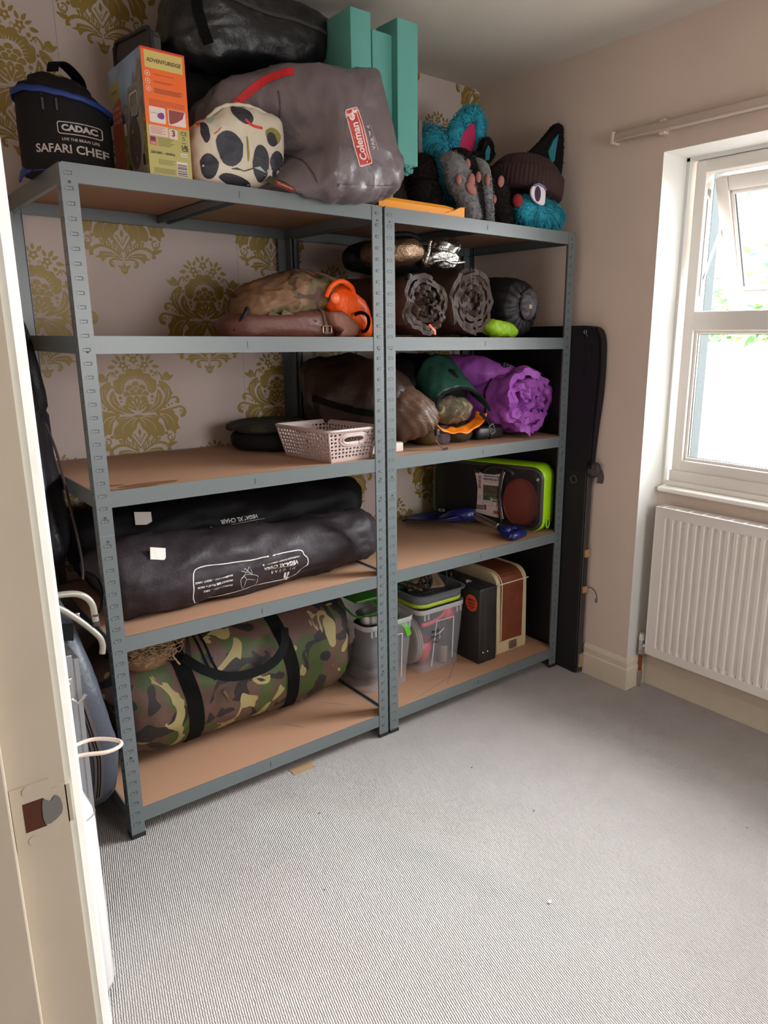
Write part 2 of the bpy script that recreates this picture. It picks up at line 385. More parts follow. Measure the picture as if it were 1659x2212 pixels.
    dot(9.4, 2.0, .5); dot(10.7, 2.6, .42); dot(11.8, 3.1, .32); dot(12.2, 6.8, .42)
    # lower foliage
    Go.append(cat([(0, -.2), (2.6, -.6), (5.4, -.5), (7.3, -1.4), (6.6, -2.7), (8.0, -4.2), (8.6, -6.2), (8.0, -8.0), (6.2, -7.8), (5.8, -9.3), (4.6, -8.4), (3.8, -7.3), (3.2, -8.3), (2.2, -6.0), (1.0, -4.9), (.5, -3.4), (0, -2.4)], True, 4))
    stroke([(.9, -1.0), (3.0, -2.0), (5.2, -3.9), (5.7, -6.0)], .3, .12, Ve); stroke([(.4, -1.2), (1.9, -2.9), (2.3, -4.6)], .3, .1, Ve); stroke([(1.6, -.7), (4.4, -1.1), (6.0, -1.4)], .25, .1, Ve)
    Go.append(cat([(6.0, .1), (9.0, .7), (12.0, .8), (12.6, -.6), (13.8, -2.0), (13.4, -4.0), (14.1, -5.8), (12.8, -6.2), (12.4, -7.7), (10.8, -6.2), (9.4, -6.1), (8.8, -4.2), (8.2, -2.2)], True, 4))
    stroke([(7.4, -.2), (10.0, -.8), (11.6, -2.6), (12.2, -4.8)], .3, .12, Ve); stroke([(7.6, -.6), (9.2, -1.9), (9.9, -4.0)], .3, .1, Ve)
    dot(9.2, -7.1, .6); curl(10.6, -8.8, 1.3, 1.2, 1.1, .6, 1); stroke([(12.0, -7.9), (11.9, -9.0), (11.0, -10.0), (9.9, -9.9)], .5, .4)
    Go.append(cat([(9.6, -10.6), (11.4, -10.2), (12.8, -10.3), (11.6, -11.4), (10.2, -11.7)], True, 3))
    leaf(0, -6.0, pi/2, 2.4, .9); stroke([(0, -9.8), (1.2, -7.6), (1.9, -6.6)], .3, .5); stroke([(0, -11.6), (1.9, -8.9), (3.2, -7.2)], .35, .75); stroke([(0, -8.6), (0, -7.6)], .3, .2)
    leaf(1.3, -11.3, 1.2, 2.4, .95); leaf(2.6, -9.6, 1.5, 2.5, 1.0); leaf(4.1, -9.5, 1.25, 2.6, 1.05); leaf(6.0, -9.2, .8, 3.2, 1.2)
    for x, y in ((1.3, -11.2), (2.6, -9.6), (4.1, -9.5), (6.0, -9.2)): stroke([(x-.1, y-.6), (x+.2, y+.6)], .3, .1, Ve)
    stroke([(.3, -13.6), (2.4, -11.6), (5.4, -10.2), (8.0, -10.4), (9.7, -12.0), (9.7, -13.2)], .4, 1.4); stroke([(8.6, -11.2), (9.4, -12.4)], .3, .12, Ve)
    Go.append(cat([(1.0, -13.6), (3.6, -12.0), (7.0, -11.9), (7.6, -13.0), (8.8, -13.6), (7.2, -13.9), (6.6, -15.0), (5.2, -13.7), (3.0, -13.4)], True, 4))
    stroke([(2.4, -13.0), (4.6, -12.6), (6.6, -12.8)], .25, .1, Ve)
    stroke([(.3, -14.2), (1.6, -14.0), (3.0, -13.9), (4.3, -14.7), (4.0, -16.0), (3.1, -16.1)], .35, .9); curl(3.5, -15.3, .6, -1.2, .8, .4, 1)
    Go.append(cat([(0, -14.4), (.5, -16.0), (2.0, -15.7), (1.2, -17.0), (.9, -18.0), (0, -18.6)], False, 4)+[V((0, -16))])
    stroke([(.2, -17.6), (.6, -16.7)], .22, .1, Ve)
    return Go, Ve, Do
def papered_wall():
    g = G().box(XL-.1, XW+.3, YB, YB+.1, 0, HC); Go, Ve, Do = motif()
    def put(P, cx, cz, s, dy, mi):
        Q = [(cx+s*p[0]*.01, cz+p[1]*.01) for p in P]
        Q = [(min(max(x, XL+.001), XW-.001), min(max(z, .001), HC-.001)) for x, z in Q]
        try: tri = geometry.tessellate_polygon([[V((u, w, 0)) for u, w in Q]])
        except Exception: return
        g.add([(x, YB-dy, z) for x, z in Q], [tuple(t) for t in tri], mi)
    for k in range(-2, 8):
        for j in range(-2, 4):
            cx = .060+.2655*k; cz = (1.465 if k % 2 == 0 else 1.150)+.64*j
            if cz < .2 or cz > HC+.19 or cx > XW+.1 or cx < XL-.1: continue
            for s in (1, -1):
                for i_, P in enumerate(Go): put(P, cx, cz, s, .0006+i_*.000004+(s < 0)*.000002, 1)
                for i_, P in enumerate(Ve): put(P, cx, cz, s, .0011+i_*.000004+(s < 0)*.000002, 0)
                for x, y, r in Do: put([(x+r*cos(t*pi/5), y+r*sin(t*pi/5)) for t in range(10)], cx, cz, s, .0014+(s < 0)*.00001, 0)
    for x in (.722, .192, 1.252, 1.782): g.box(x-.0006, x+.0006, YB-.0004, YB, 0, HC, 2)
    return struct(ob('wall_back', g, [M_paper, M_gold, mat('wallpaper_seam', (.30, .25, .23), .8)], loc=(0, YB, 0)))
papered_wall()
# ---- right wall with the window recess, Y -.325 .. -1.75
RY0, RY1, RX, WT = -.325, -1.75, 2.01, 2.04
g = G().box(XW, 2.19, RY0, YB+.1, 0, HC).box(XW, 2.19, YF-.1, RY1, 0, HC).box(XW, 2.19, RY1, RY0, WT, HC)
struct(ob('wall_right', g, M_wall, loc=(XW, 0, 0)))
g = G().box(RX, 2.19, RY1, RY0, 0, .845); struct(ob('wall_recess', g, M_wall, loc=(RX, 0, 0)))
# painted reveals on the recess sides and head, taller than the window
g = G().box(XW-.0005, 2.045, RY0-.002, RY0, .0, WT, 0).box(XW-.0005, 2.045, RY1, RY1+.002, 0, WT).box(XW-.0005, 2.045, RY1, RY0, WT-.002, WT)
g.box(2.03, 2.05, RY0-.014, RY0-.002, .84, WT-.002).box(2.03, 2.05, RY1, RY0, WT-.014, WT-.002)
struct(ob('trim_1', g, M_reveal, loc=(XW, RY0, 0)))
g = G(); g.bbox(1.978, 2.06, RY1+.002, RY0-.016, .826, .846, .008, 3); struct(ob('trim_2', g, mat('sill_gloss', (.80, .78, .72), .3, bump=[(30, .001)]), loc=(2, -1, .83)))
def skirting(path, name):
    """path: floor points; board on the room side"""
    g = G(); prof = [(0, 0), (.016, 0), (.016, .088), (.012, .094), (.013, .118), (.009, .128), (.004, .135), (0, .135)]
    R = []
    for (x, y, nx, ny) in path: R.append([V((x+nx*a, y+ny*a, z)) for a, z in prof])
    g.rings(R); return struct(ob(name, g, M_cream))
e = .016
skirting([(XW, -.115, -1, 0), (XW, RY0, -1, -1), (RX, RY0, -1, -1), (RX, RY1, -1, 1), (XW, RY1, -1, 1), (XW, YF, -1, 0)], 'baseboard_right')
skirting([(XL, YB, 1, -1), (XW, YB, -1, -1)], 'baseboard_back')
# ---- front wall (behind the viewer's right) with an unseen window added for fill light, left wall, doorway and hall
g = G().box(XL-.1, .5, YF-.1, YF, 0, HC).box(1.5, 2.3, YF-.1, YF, 0, HC).box(.5, 1.5, YF-.1, YF, 0, .95).box(.5, 1.5, YF-.1, YF, 2.05, HC)
struct(ob('wall_front', g, M_wall, loc=(0, YF, 0)))
g = G()
for x in (.5, .97, 1.44): g.box(x, x+.06, YF-.07, YF-.02, .95, 2.05)
for z in (.95, 1.99): g.box(.5, 1.5, YF-.07, YF-.02, z, z+.06)
struct(ob('added_window', g, M_upvc))  # unseen window, added to let fill light in from behind the camera
JY, JY2, DH = -1.325, -2.12, 2.03      # doorway jambs and head
g = G().box(XL-.1, XL, JY+.03, YB, 0, HC).box(XL-.1, XL, YF-.1, JY2-.03, 0, HC).box(XL-.1, XL, JY2-.03, JY+.03, DH+.03, HC)
struct(ob('wall_left', g, M_wall, loc=(XL, 0, 0)))
g = G().box(XH-.1, XH, YF-.1, YB, 0, HC).box(XH, XL-.1, -.5, -.4, 0, HC).box(XH, XL-.1, YF-.2, YF-.1, 0, HC)
struct(ob('wall_hall', g, M_wall))
# door lining with strike plate, planted stop and architrave
def doorway():
    root = thing('door_1', 'cream painted door frame with a metal latch plate at the left edge', 'door frame', (XL, JY, 0)); tag(root, kind='structure')
    g = G()
    g.box(XL-.16, XL, JY, JY+.03, 0, DH).box(XL-.16, XL, JY2-.03, JY2, 0, DH).box(XL-.16, XL, JY2-.03, JY+.03, DH, DH+.03)
    ob('lining', g, M_cream, root)
    g = G(); g.bbox(XL-.15, XL-.044, JY-.014, JY+.001, 0, DH, .002, 2).box(XL-.15, XL-.044, JY2, JY2+.014, 0, DH)
    ob('door_stop', g, M_cream, root)
    M_arch = mat('architrave_paint', (.70, .69, .63), .35, bump=[(25, .0012)])
    g = G(); prof = [(0, 0), (.006, 0), (.012, .004), (.016, .012), (.016, .03), (.011, .038), (.011, .058), (.006, .064), (0, .064)]
    for y, s in ((JY-.000, 1), (JY2, -1)):
        g.rings([[V((XL+a, y+s*(b_+.004), z)) for a, b_ in prof] for z in (0, DH+.06)])
    g.box(XL, XL+.014, JY2-.06, JY+.06, DH+.004, DH+.064); ob('architrave', g, M_arch, root)
    Z = 1.02; Y0 = JY; f = lambda u, w, d: V((XL+u, Y0-d, Z+w))
    g = G(); outer = [(-.042, -.029), (-.012, -.029), (-.012, -.0185), (0, -.0185), (0, .0185), (-.012, .0185), (-.012, .029), (-.042, .029)]
    g.prism(outer, f, 0, .0013); g.box(XL-.001, XL+.003, Y0-.0013, Y0+.006, Z-.018, Z+.018)
    sp = ob('strike_plate', g, M_cream, root)
    g = G(); g.box(XL-.034, XL-.018, Y0-.0016, Y0-.0008, Z-.014, Z+.013); ob('latch_hole', g, mat('bare_wood_hole', (.09, .022, .008), .8, bump=[(90, .002)]), root)
    g = G(); g.prism(cat([(-.019, -.012), (-.006, -.007), (-.005, .006), (-.009, .012), (-.013, .008), (-.019, .011)], True, 3), f, .0014, .0024)
    ob('latch_tongue', g, mat('worn_metal', (.27, .28, .27), .35, .6), root)
    for z in (.024, -.023):
        g = G(); g.cyl((XL-.029, Y0-.0008, Z+z), (XL-.029, Y0-.0022, Z+z), .0042, 14); ob('screw', g, M_cream, root)
doorway()

def window():
    root = thing('window_1', 'white plastic framed window with the top light tilted open', 'window', (2.06, RY0, .85)); tag(root, kind='structure')
    y0, y1, X = RY0-.033, RY1+.03, 2.04
    def bars(g, a, b_, za, zb, w, x0, x1, bev=.008):
        for (p, q, r_, s_) in ((a-w, a, za, zb), (b_, b_+w, za, zb)): g.bbox(x0, x1, p, q, r_, s_, bev, 2)
        for (r_, s_) in ((za, za+w), (zb-w, zb)): g.bbox(x0+.0004, x1-.0004, b_+w-bev, a-w+bev, r_, s_, bev, 2)
    g = G(); bars(g, y0, y1, .905, 2.026, .045, X, X+.06); g.bbox(X+.0004, X+.0596, y1+.037, y0-.037, 1.437, 1.508, .008, 2)
    ym = (y0+y1)/2-.05; g.bbox(X+.0008, X+.0592, ym-.04, ym+.04, .945, 1.445, .008, 2)
    ob('frame', g, M_upvc, root, smooth=True, sharp=35)
    g = G(); g.bbox(X-.006, X+.05, y1-.01, y0+.004, .862, .908, .006, 2); g.bbox(X-.016, X+.04, y1-.015, y0+.01, .846, .866, .004, 2); ob('cill_section', g, M_upvc, root, smooth=True, sharp=35)
    for a, b_ in ((y0-.045, ym+.04), (ym-.04, y1+.045)):
        g = G(); bars(g, a+.001, b_, .948, 1.44, .014, X+.012, X+.03, .005); bd = ob('glazing_bead', g, M_upvc, root)
        g = G(); bars(g, a-.012, b_+.012, .961, 1.427, .003, X+.018, X+.024, .001); ob('gasket', g, M_dark, bd)
        g = G(); g.box(X+.022, X+.028, b_+.005, a-.005, .955, 1.435); ob('pane', g, clear('window_glass', (.9, .95, .95), .04, .02), root)
    # top light, hinged at its head and swung out
    hx, hz = X+.035, 1.978; T = Matrix.Translation((hx, 0, hz)) @ Matrix.Rotation(rad(-22), 4, 'Y') @ Matrix.Translation((-hx, 0, -hz))
    g = G(); a, b_ = y0-.052, y1+.06; z0, z1, w = 1.50, 1.965, .05
    for q in ((a-w, a, z0, z1), (b_, b_+w, z0, z1), (b_+w, a-w, z0, z0+w), (b_+w, a-w, z1-w, z1)): g.bbox(hx, hx+.05, *q, .007, 2, 0, T)
    for q in ((a-w-.016, a-w, z0+w, z1-w), (b_+w, b_+w+.016, z0+w, z1-w), (b_+w, a-w, z0+w, z0+w+.016), (b_+w, a-w, z1-w-.016, z1-w)): g.bbox(hx+.008, hx+.03, *q, .005, 2, 0, T)
    s = ob('opening_light', g, M_upvc, root, smooth=True, sharp=35)
    g = G(); g.box(hx+.02, hx+.026, b_+w+.01, a-w-.01, z0+w+.01, z1-w-.01, 0, T); ob('pane', g, MT['window_glass'], s)
    g = G(); g.box(hx+.012, hx+.018, a-w-.019, a-w-.016, z0+w+.012, z1-w-.012, 0, T); ob('gasket', g, M_dark, s)
    g = G(); g.bbox(X+.02, X+.032, y0-.05, y0-.046, 1.56, 1.93, .001, 1); g.tube([(X+.03, y0-.05, 1.62), (X+.08, y0-.052, 1.73), (X+.11, y0-.056, 1.80)], .005, 6); ob('friction_stay', g, M_steel, root)
window()

def rail():
    root = thing('curtain_rail', 'cream plastic curtain rail fixed to the wall over the window', 'curtain rail', (XW, -1, 2.11))
    g = G(); z0 = 2.098; g.bbox(XW-.035, XW-.012, -2.1, -.135, z0, z0+.03, .003, 2); g.box(XW-.038, XW-.030, -2.1, -.135, z0+.002, z0+.006)
    ob('track', g, mat('old_plastic', (.52, .43, .37), .5, var=(30, .04)), root, smooth=True, sharp=40)
    g = G(); g.bbox(XW-.04, XW, -.135, -.122, z0-.006, z0+.036, .003, 2); ob('end_stop', g, mat('cream_plastic', (.62, .50, .42), .45), root)
    for y in (-.33, -1.0, -1.9):
        g = G(); g.bbox(XW-.03, XW, y-.012, y+.012, z0-.008, z0+.04, .003, 2); ob('bracket', g, MT['cream_plastic'], root)
rail()

def radiator():
    y0, y1, z0, z1, xf = -.385, -1.68, .165, .775, 1.925
    root = thing('radiator', 'white ribbed panel radiator under the window', 'radiator', (1.95, -1.0, 0))
    g = G(); N = 38; R = []; yl, yh = y0-.03, y1+.03; pitch = (yl-yh)/N; pts = []
    for i in range(N):
        y = yl-i*pitch
        pts += [(y, 0), (y-pitch*.30, 0), (y-pitch*.42, .009), (y-pitch*.80, .009), (y-pitch*.92, 0)]
    pts.append((yh, 0)); prof = [(y0, 0)]+pts+[(y1, 0)]
    rows = [(z0, 0), (z0+.035, 0), (z0+.048, 1), (z1-.05, 1), (z1-.035, 0), (z1, 0)]
    for z, k in rows: R.append([V((xf+d*(1 if k else 0), y, z)) for y, d in prof])
    g.rings(R, cap=False, closed=False)
    g.box(xf, xf+.012, y0, y0+.002, z0, z1).box(xf, xf+.012, y1-.002, y1, z0, z1)
    ob('front_panel', g, M_white, root, smooth=True, sharp=25)
    g = G(); g.bbox(xf+.045, xf+.058, y1, y0, z0, z1, .003, 1); ob('rear_panel', g, M_white, root)
    for ya, yb_ in ((y0, y0+.004), (y1-.004, y1)): ob('side_cover', G().box(xf-.001, xf+.062, ya, yb_, z0+.01, z1), M_white, root)
    g = G(); g.box(xf-.002, xf+.006, y1, y0+.004, z1, z1+.004).box(xf+.054, xf+.062, y1, y0+.004, z1, z1+.004)
    for i in range(24):
        y = y0-.02-i*.054; g.box(xf+.004, xf+.056, y-.007, y, z1, z1+.004)
    for k in range(5): g.box(xf+.011+k*.009, xf+.014+k*.009, y1, y0+.004, z1+.0005, z1+.0035)
    ob('top_grille', g, M_white, root)
    for ya in (-.6, -1.4): ob('wall_bracket', G().box(xf+.058, RX-.001, ya, ya+.03, .3, .7), M_steel, root)
    px, py = xf+.03, -.345
    v = ob('valve', G().cyl((px, py, .158), (px, py, .205), .0125, 16).cyl((px, py, .178), (px, py-.042, .19), .009, 12).cyl((px, py, .145), (px, py, .16), .0155, 6), M_chrome, root, smooth=True, sharp=40)
    ob('valve_cap', G().cyl((px, py, .205), (px, py, .232), .0125, 16, r2=.0105), mat('white_cap', (.75, .72, .66), .4), v)
    p = ob('pipe', G().cyl((px, py, 0), (px, py, .15), .0075, 14), mat('copper', (.33, .10, .045), .35, .8), root, smooth=True, sharp=40)
    ob('pipe_fitting', G().cyl((px, py, .03), (px, py, .062), .0125, 8).cyl((px, py, .004), (px, py, .03), .010, 14).cyl((px, py, .062), (px, py, .07), .0105, 14), mat('dull_chrome', (.42, .36, .32), .4, .8), p)
radiator()

# ------------------------------------------------------------------ shelving
M_rack = mat('blue_grey_powder_coat', (.118, .138, .143), .30, bump=[(700, .00015)], spec=.6)
M_slot = mat('slot_edge', (.03, .036, .038), .5)
M_lug = mat('slot_lug', (.22, .25, .255), .3)
def mdf():
    m = mat('brown_fibreboard', (.38, .21, .125), .75, bump=[(500, .0003)], var=(300, .07)); return m
M_mdf = mdf()
M_stain = mat('stained_fibreboard', (.20, .085, .035), .7)
M_scuff = mat('scuffed_fibreboard', (.24, .15, .10), .75)
ZS = [1.8, 1.41, 1.0205, .6165, .0881]; BH = .0433; DP = .603; FL = .0377
def post(parent, x, y, sx, sy, front):
    """angle-section upright; corner at (x,y), flanges run sx in X and sy in Y"""
    t = .0014; P = [(0, 0), (FL, 0), (FL, .006), (FL-t, .006), (FL-t, t), (t, t), (t, FL-t), (.006, FL-t), (.006, FL), (0, FL)]
    g = G(); g.prism(P, lambda u, w, d: V((x+sx*u, y+sy*w, d)), .012, 1.797)
    n = 53
    for i in range(n):
        z = .045+i*.0333
        if abs(z-.905) < .012: continue
        for ax in (0, 1):
            def bx(a0, a1, o0, o1, z0, z1, m):
                if ax == 0: xs = sorted((x+sx*a0, x+sx*a1)); ys = sorted((y-sy*o0, y-sy*o1))
                else: ys = sorted((y+sy*a0, y+sy*a1)); xs = sorted((x-sx*o0, x-sx*o1))
                g.box(*xs, *ys, z0, z1, m)
            bx(.010, .0265, 0, .0004, z-.0042, z+.0042, 1)
            bx(.0122, .0243, .0003, .0012, z-.0030, z+.0026, 0)
            bx(.0102, .0122, .0003, .0014, z-.0036, z+.0034, 2)
    for z in (.24, .872, .936, 1.355, 1.74):
        if sy > 0: g.cyl((x+sx*.019, y+sy*.0, z+.017), (x+sx*.019, y-sy*.0006, z+.017), .0035, 10, 1)
    g.box(min(x, x+sx*FL), max(x, x+sx*FL), min(y-sy*.0005, y), max(y-sy*.0005, y), .9035, .9045, 2)
    o = ob('post', g, [M_rack, M_slot, M_lug], parent)
    g = G(); xs = sorted((x-sx*.0012, x+sx*(FL+.001))); ys = sorted((y-sy*.0012, y+sy*(FL+.001)))
    g.prism([(-.0013, -.0013), (FL+.001, -.0013), (FL+.001, .008), (.008, .008), (.008, FL+.001), (-.0013, FL+.001)], lambda u, w, d: V((x+sx*u, y+sy*w, d)), 0, .013)
    ob('foot_cap', g, M_dark, o)
def rack(X0, Wd, label, stains):
    root = thing('shelving_unit', label, 'shelving unit', (X0+Wd/2, DP/2, 0), 'grey boltless shelving units'); X1 = X0+Wd
    for x, y, sx, sy in ((X0, 0, 1, 1), (X1, 0, -1, 1), (X0, DP, 1, -1), (X1, DP, -1, -1)): post(root, x, y, sx, sy, sy > 0)
    q = .0018; t = .0016
    for k, z in enumerate(ZS):
        def beam(a, b_, ax, c0, s):
            """hollow-lipped beam between a and b_ along axis ax at face position c0, web inward s"""
            P = [(0, 0), (t, 0), (t, -BH+t), (.010, -BH+t), (.010, -BH), (0, -BH)]
            P2 = [(0, 0), (.004, 0), (.004, -.0015), (t, -.003), (t, -BH+t), (.012, -BH+t), (.012, -BH), (0, -BH)]
            g = G(); f = (lambda u, w, d: V((d, c0+s*u, z+w))) if ax == 0 else (lambda u, w, d: V((c0+s*u, d, z+w)))
            g.prism(P2, f, a, b_)
            if ax == 0 and s > 0:
                xm = (a+b_)/2-.012; g.box(xm-.0018, xm+.0018, c0-.0004, c0, z-.030, z-.014, 1).box(xm-.0008, xm+.0014, c0-.001, c0, z-.0285, z-.0155, 0)
            return ob('shelf_beam', g, [M_rack, M_slot], root)
        beam(X0+q, X1-q, 0, q, 1); beam(X0+q, X1-q, 0, DP-q, -1); beam(q, DP-q, 1, X0+q, 1); beam(q, DP-q, 1, X1-q, -1)
        g = G(); xm = (X0+X1)/2; g.box(xm-.017, xm+.017, .004, DP-.004, z-.0078-.002, z-.0078).box(xm-.017, xm-.0155, .004, DP-.004, z-.032, z-.0078).box(xm+.0155, xm+.017, .004, DP-.004, z-.032, z-.0078)
        ob('cross_bar', g, M_rack, root)
        g = G().box(X0+.0045, X1-.0045, .0045, DP-.0045, z-.0075, z-.0008)
        for (kk, P, mi) in stains:
            if kk == k:
                tri = geometry.tessellate_polygon([[V((*p, 0)) for p in P]]); g.add([(p[0], p[1], z-.0006) for p in P], [tuple(t_) for t_ in tri], mi)
        ob('shelf_board', g, [M_mdf, M_stain, M_scuff], root)
    return root
def blot(cx, cy, a, b_, seed, n=26, rot=0):
    out = []
    for i in range(n):
        t = 2*pi*i/n; r = 1+.22*noise.noise(V((cos(t)*1.3+seed, sin(t)*1.3, seed))); u, w = a*r*cos(t), b_*r*sin(t); out.append((cx+u*cos(rot)-w*sin(rot), cy+u*sin(rot)+w*cos(rot)))
    return out
XR0 = .9208; WR = .905
rack(0, .9115, 'left grey steel shelving unit with brown boards, holding the chair bags', [(2, blot(.155, .045, .085, .022, 3), 1), (2, blot(.045, .08, .05, .012, 5), 1), (2, blot(.10, .018, .07, .008, 6), 1),
    (4, blot(.80, .18, .06, .003, 2, rot=-.9), 2), (4, blot(.60, .14, .05, .003, 4, rot=-1.0), 2)])
rack(XR0, WR, 'right grey steel shelving unit beside the window wall, holding the rolled mats', [(4, blot(1.17, .05, .14, .0025, 8, rot=.25), 2), (4, blot(1.30, .10, .10, .0025, 9, rot=.7), 2), (4, blot(1.22, .10, .05, .002, 9, rot=-.2), 2)])
# ------------------------------------------------------------------ cloth colours
def cloth(name, col, rough=.55, sheen=0., b=((160, .0006), (30, .003)), spec=.3): return mat(name, col, rough, bump=list(b), sheen=sheen, spec=spec)
M_blk = cloth('black_nylon', (.005, .0045, .0055), .6, spec=.18)
M_blk2 = cloth('black_canvas', (.009, .008, .0085), .8, spec=.2)
M_aub = cloth('aubergine_nylon', (.026, .019, .023), .55)
M_grey = cloth('warm_grey_nylon', (.125, .100, .108), .36, b=((140, .0005), (22, .003)), spec=.5)
M_brn = cloth('dark_brown_nylon', (.028, .014, .0095), .45)
M_brn2 = cloth('taupe_nylon', (.095, .052, .033), .45)
M_red = mat('red_webbing', (.50, .012, .015), .6)
M_wprint = mat('white_print', (.62, .60, .58), .6)
M_strap = mat('black_webbing', (.004, .004, .004), .8, spec=.12, bump=[(600, .0004)])
M_org = cloth('orange_nylon', (.85, .10, .008), .38)
M_metal = M_steel
def on(tree, p, d):
    h = tree.ray_cast(V(p), V(d).normalized())
    if h[0] is None: h = tree.find_nearest(V(p)); return V(h[0]), V(h[1])
    return V(h[0]), V(h[1])
def strap(name, tree, pts, d, w, m, parent, off=.001, th=.0025, n=6):
    c_ = cat(pts, False, n); P, N = [], []
    for p in c_:
        h, nn = on(tree, p, d)
        if nn.dot(V(d)) > 0: nn = -nn
        P.append(h+nn*off); N.append(nn)
    for _ in range(2): N = [(N[max(i-1, 0)]+N[i]+N[min(i+1, len(N)-1)]).normalized() for i in range(len(N))]
    return ob(name, G().ribbon(P, w, lambda i: N[i], th), m, parent)
def lump(name, c, r, e, mats, parent=None, T=None, dsp=None, zmin=None, nu=72, nv=40):
    M = Matrix.Translation(V(c)) @ (T if T else Matrix()); g = G().sell((0, 0, 0), r, e, nu, nv, 0, M)
    return ob(name, g, mats, parent, smooth=True, disp=dsp, zmin=zmin)
def Rz(a): return Matrix.Rotation(rad(a), 4, 'Z')
def Rx(a): return Matrix.Rotation(rad(a), 4, 'X')
def Ry(a): return Matrix.Rotation(rad(a), 4, 'Y')
def add2(*fs): return lambda p, n=None: sum(f(p, n) for f in fs)
def sackg(path, radii, seg=56, sq=1., n=10, ends=True, e=1.):
    """tube-like bag along path with its own radius at each knot, rounded ends"""
    c_ = cat(path, False, n); N = len(c_); K = len(radii)-1; R = []; up = V((0, 0, 1))
    for i, p in enumerate(c_):
        d = (c_[min(i+1, N-1)]-c_[max(i-1, 0)]).normalized(); a = d.cross(up); a = a.normalized() if a.length > .05 else V((1, 0, 0)); b_ = a.cross(d).normalized()
        t = i/(N-1)*K; k = min(int(t), K-1); r = radii[k]+(radii[k+1]-radii[k])*(t-k); ring = []
        for j in range(seg):
            q = 2*pi*j/seg; cx = math.copysign(abs(cos(q))**e, cos(q)); cz = math.copysign(abs(sin(q))**e, sin(q)); ring.append(p+a*cx*r+b_*cz*r*sq)
        R.append(ring)
    return G().rings(R)
def bag(name, path, radii, mats, parent=None, dsp=None, zmin=None, sq=1., seg=56, n=10, e=1.):
    return ob(name, sackg(path, radii, seg, sq, n, e=e), mats, parent, smooth=True, disp=dsp, zmin=zmin)
def roll(name, c, d, L, R, turns, th, mats, parent, amp=.004, seed=1, r0=.012, nth=44, NJ=16, squash=1., sag=.0, inner=1, fold=0., zmin=None, pipe=None, wav=.0):
    """rolled sheet: spiral section swept along d, crumpled; the front rim carries a pale piping"""
    c = V(c); d = V(d).normalized(); u = V((d.y, -d.x, 0)).normalized(); w = V((0, 0, 1)); N = int(turns*nth); g = G(); rim = []
    for j in range(NJ+1):
        t = j/NJ
        for i in range(N+1):
            th_ = 2*pi*turns*i/N; rr = r0+(R-r0)*(i/N)**.85
            q = V((cos(th_)*rr*14, sin(th_)*rr*14, t*L*7+seed*5)); k = noise.noise(q+V((i/nth*1.7, 0, 0)))
            k2 = abs(noise.noise(q*2.6+V((7, i/nth*3, 0))))-.25
            fr = (1-t)**6
            rr2 = rr+amp*(k*1.6+k2*1.4)*(1+1.2*fr)+wav*fr*noise.noise(V((th_*1.4, seed, 3)))
            o_ = th*.5
            ax = t*L+fr*fold*(noise.noise(V((th_*1.9, seed*2, 1)))+.5*noise.noise(V((th_*5, seed*3, 4))))
            base = c+d*ax
            for s in (1, -1):
                r_ = rr2+s*o_; g.v.append(base+u*cos(th_)*r_+w*(sin(th_)*r_*squash))
            if j == 0: rim.append(base+u*cos(th_)*rr2+w*(sin(th_)*rr2*squash))
    row = (N+1)*2
    for j in range(NJ):
        for i in range(N):
            a = j*row+i*2
            g.f.append((a, a+2, a+2+row, a+row)); g.m.append(0)
            g.f.append((a+1, a+1+row, a+3+row, a+3)); g.m.append(inner)
    for j in (0, NJ):
        for i in range(N): a = j*row+i*2; g.f.append((a, a+1, a+3, a+2)); g.m.append(inner)
    for i in (0, N):
        for j in range(NJ): a = j*row+i*2; g.f.append((a, a+row, a+row+1, a+1)); g.m.append(inner)
    if zmin is not None:
        for p in g.v: p.z = max(p.z, zmin)
    o = ob(name, g, mats, parent, smooth=True, sharp=60)
    if pipe: ob('piping', G().tube([p+V((0, 0, 0)) if zmin is None else V((p.x, p.y, max(p.z, zmin+.001))) for p in rim[nth//3:]], .0007, 5), pipe, o)
    return o
ZT = 1.7994   # standing height on the top boards

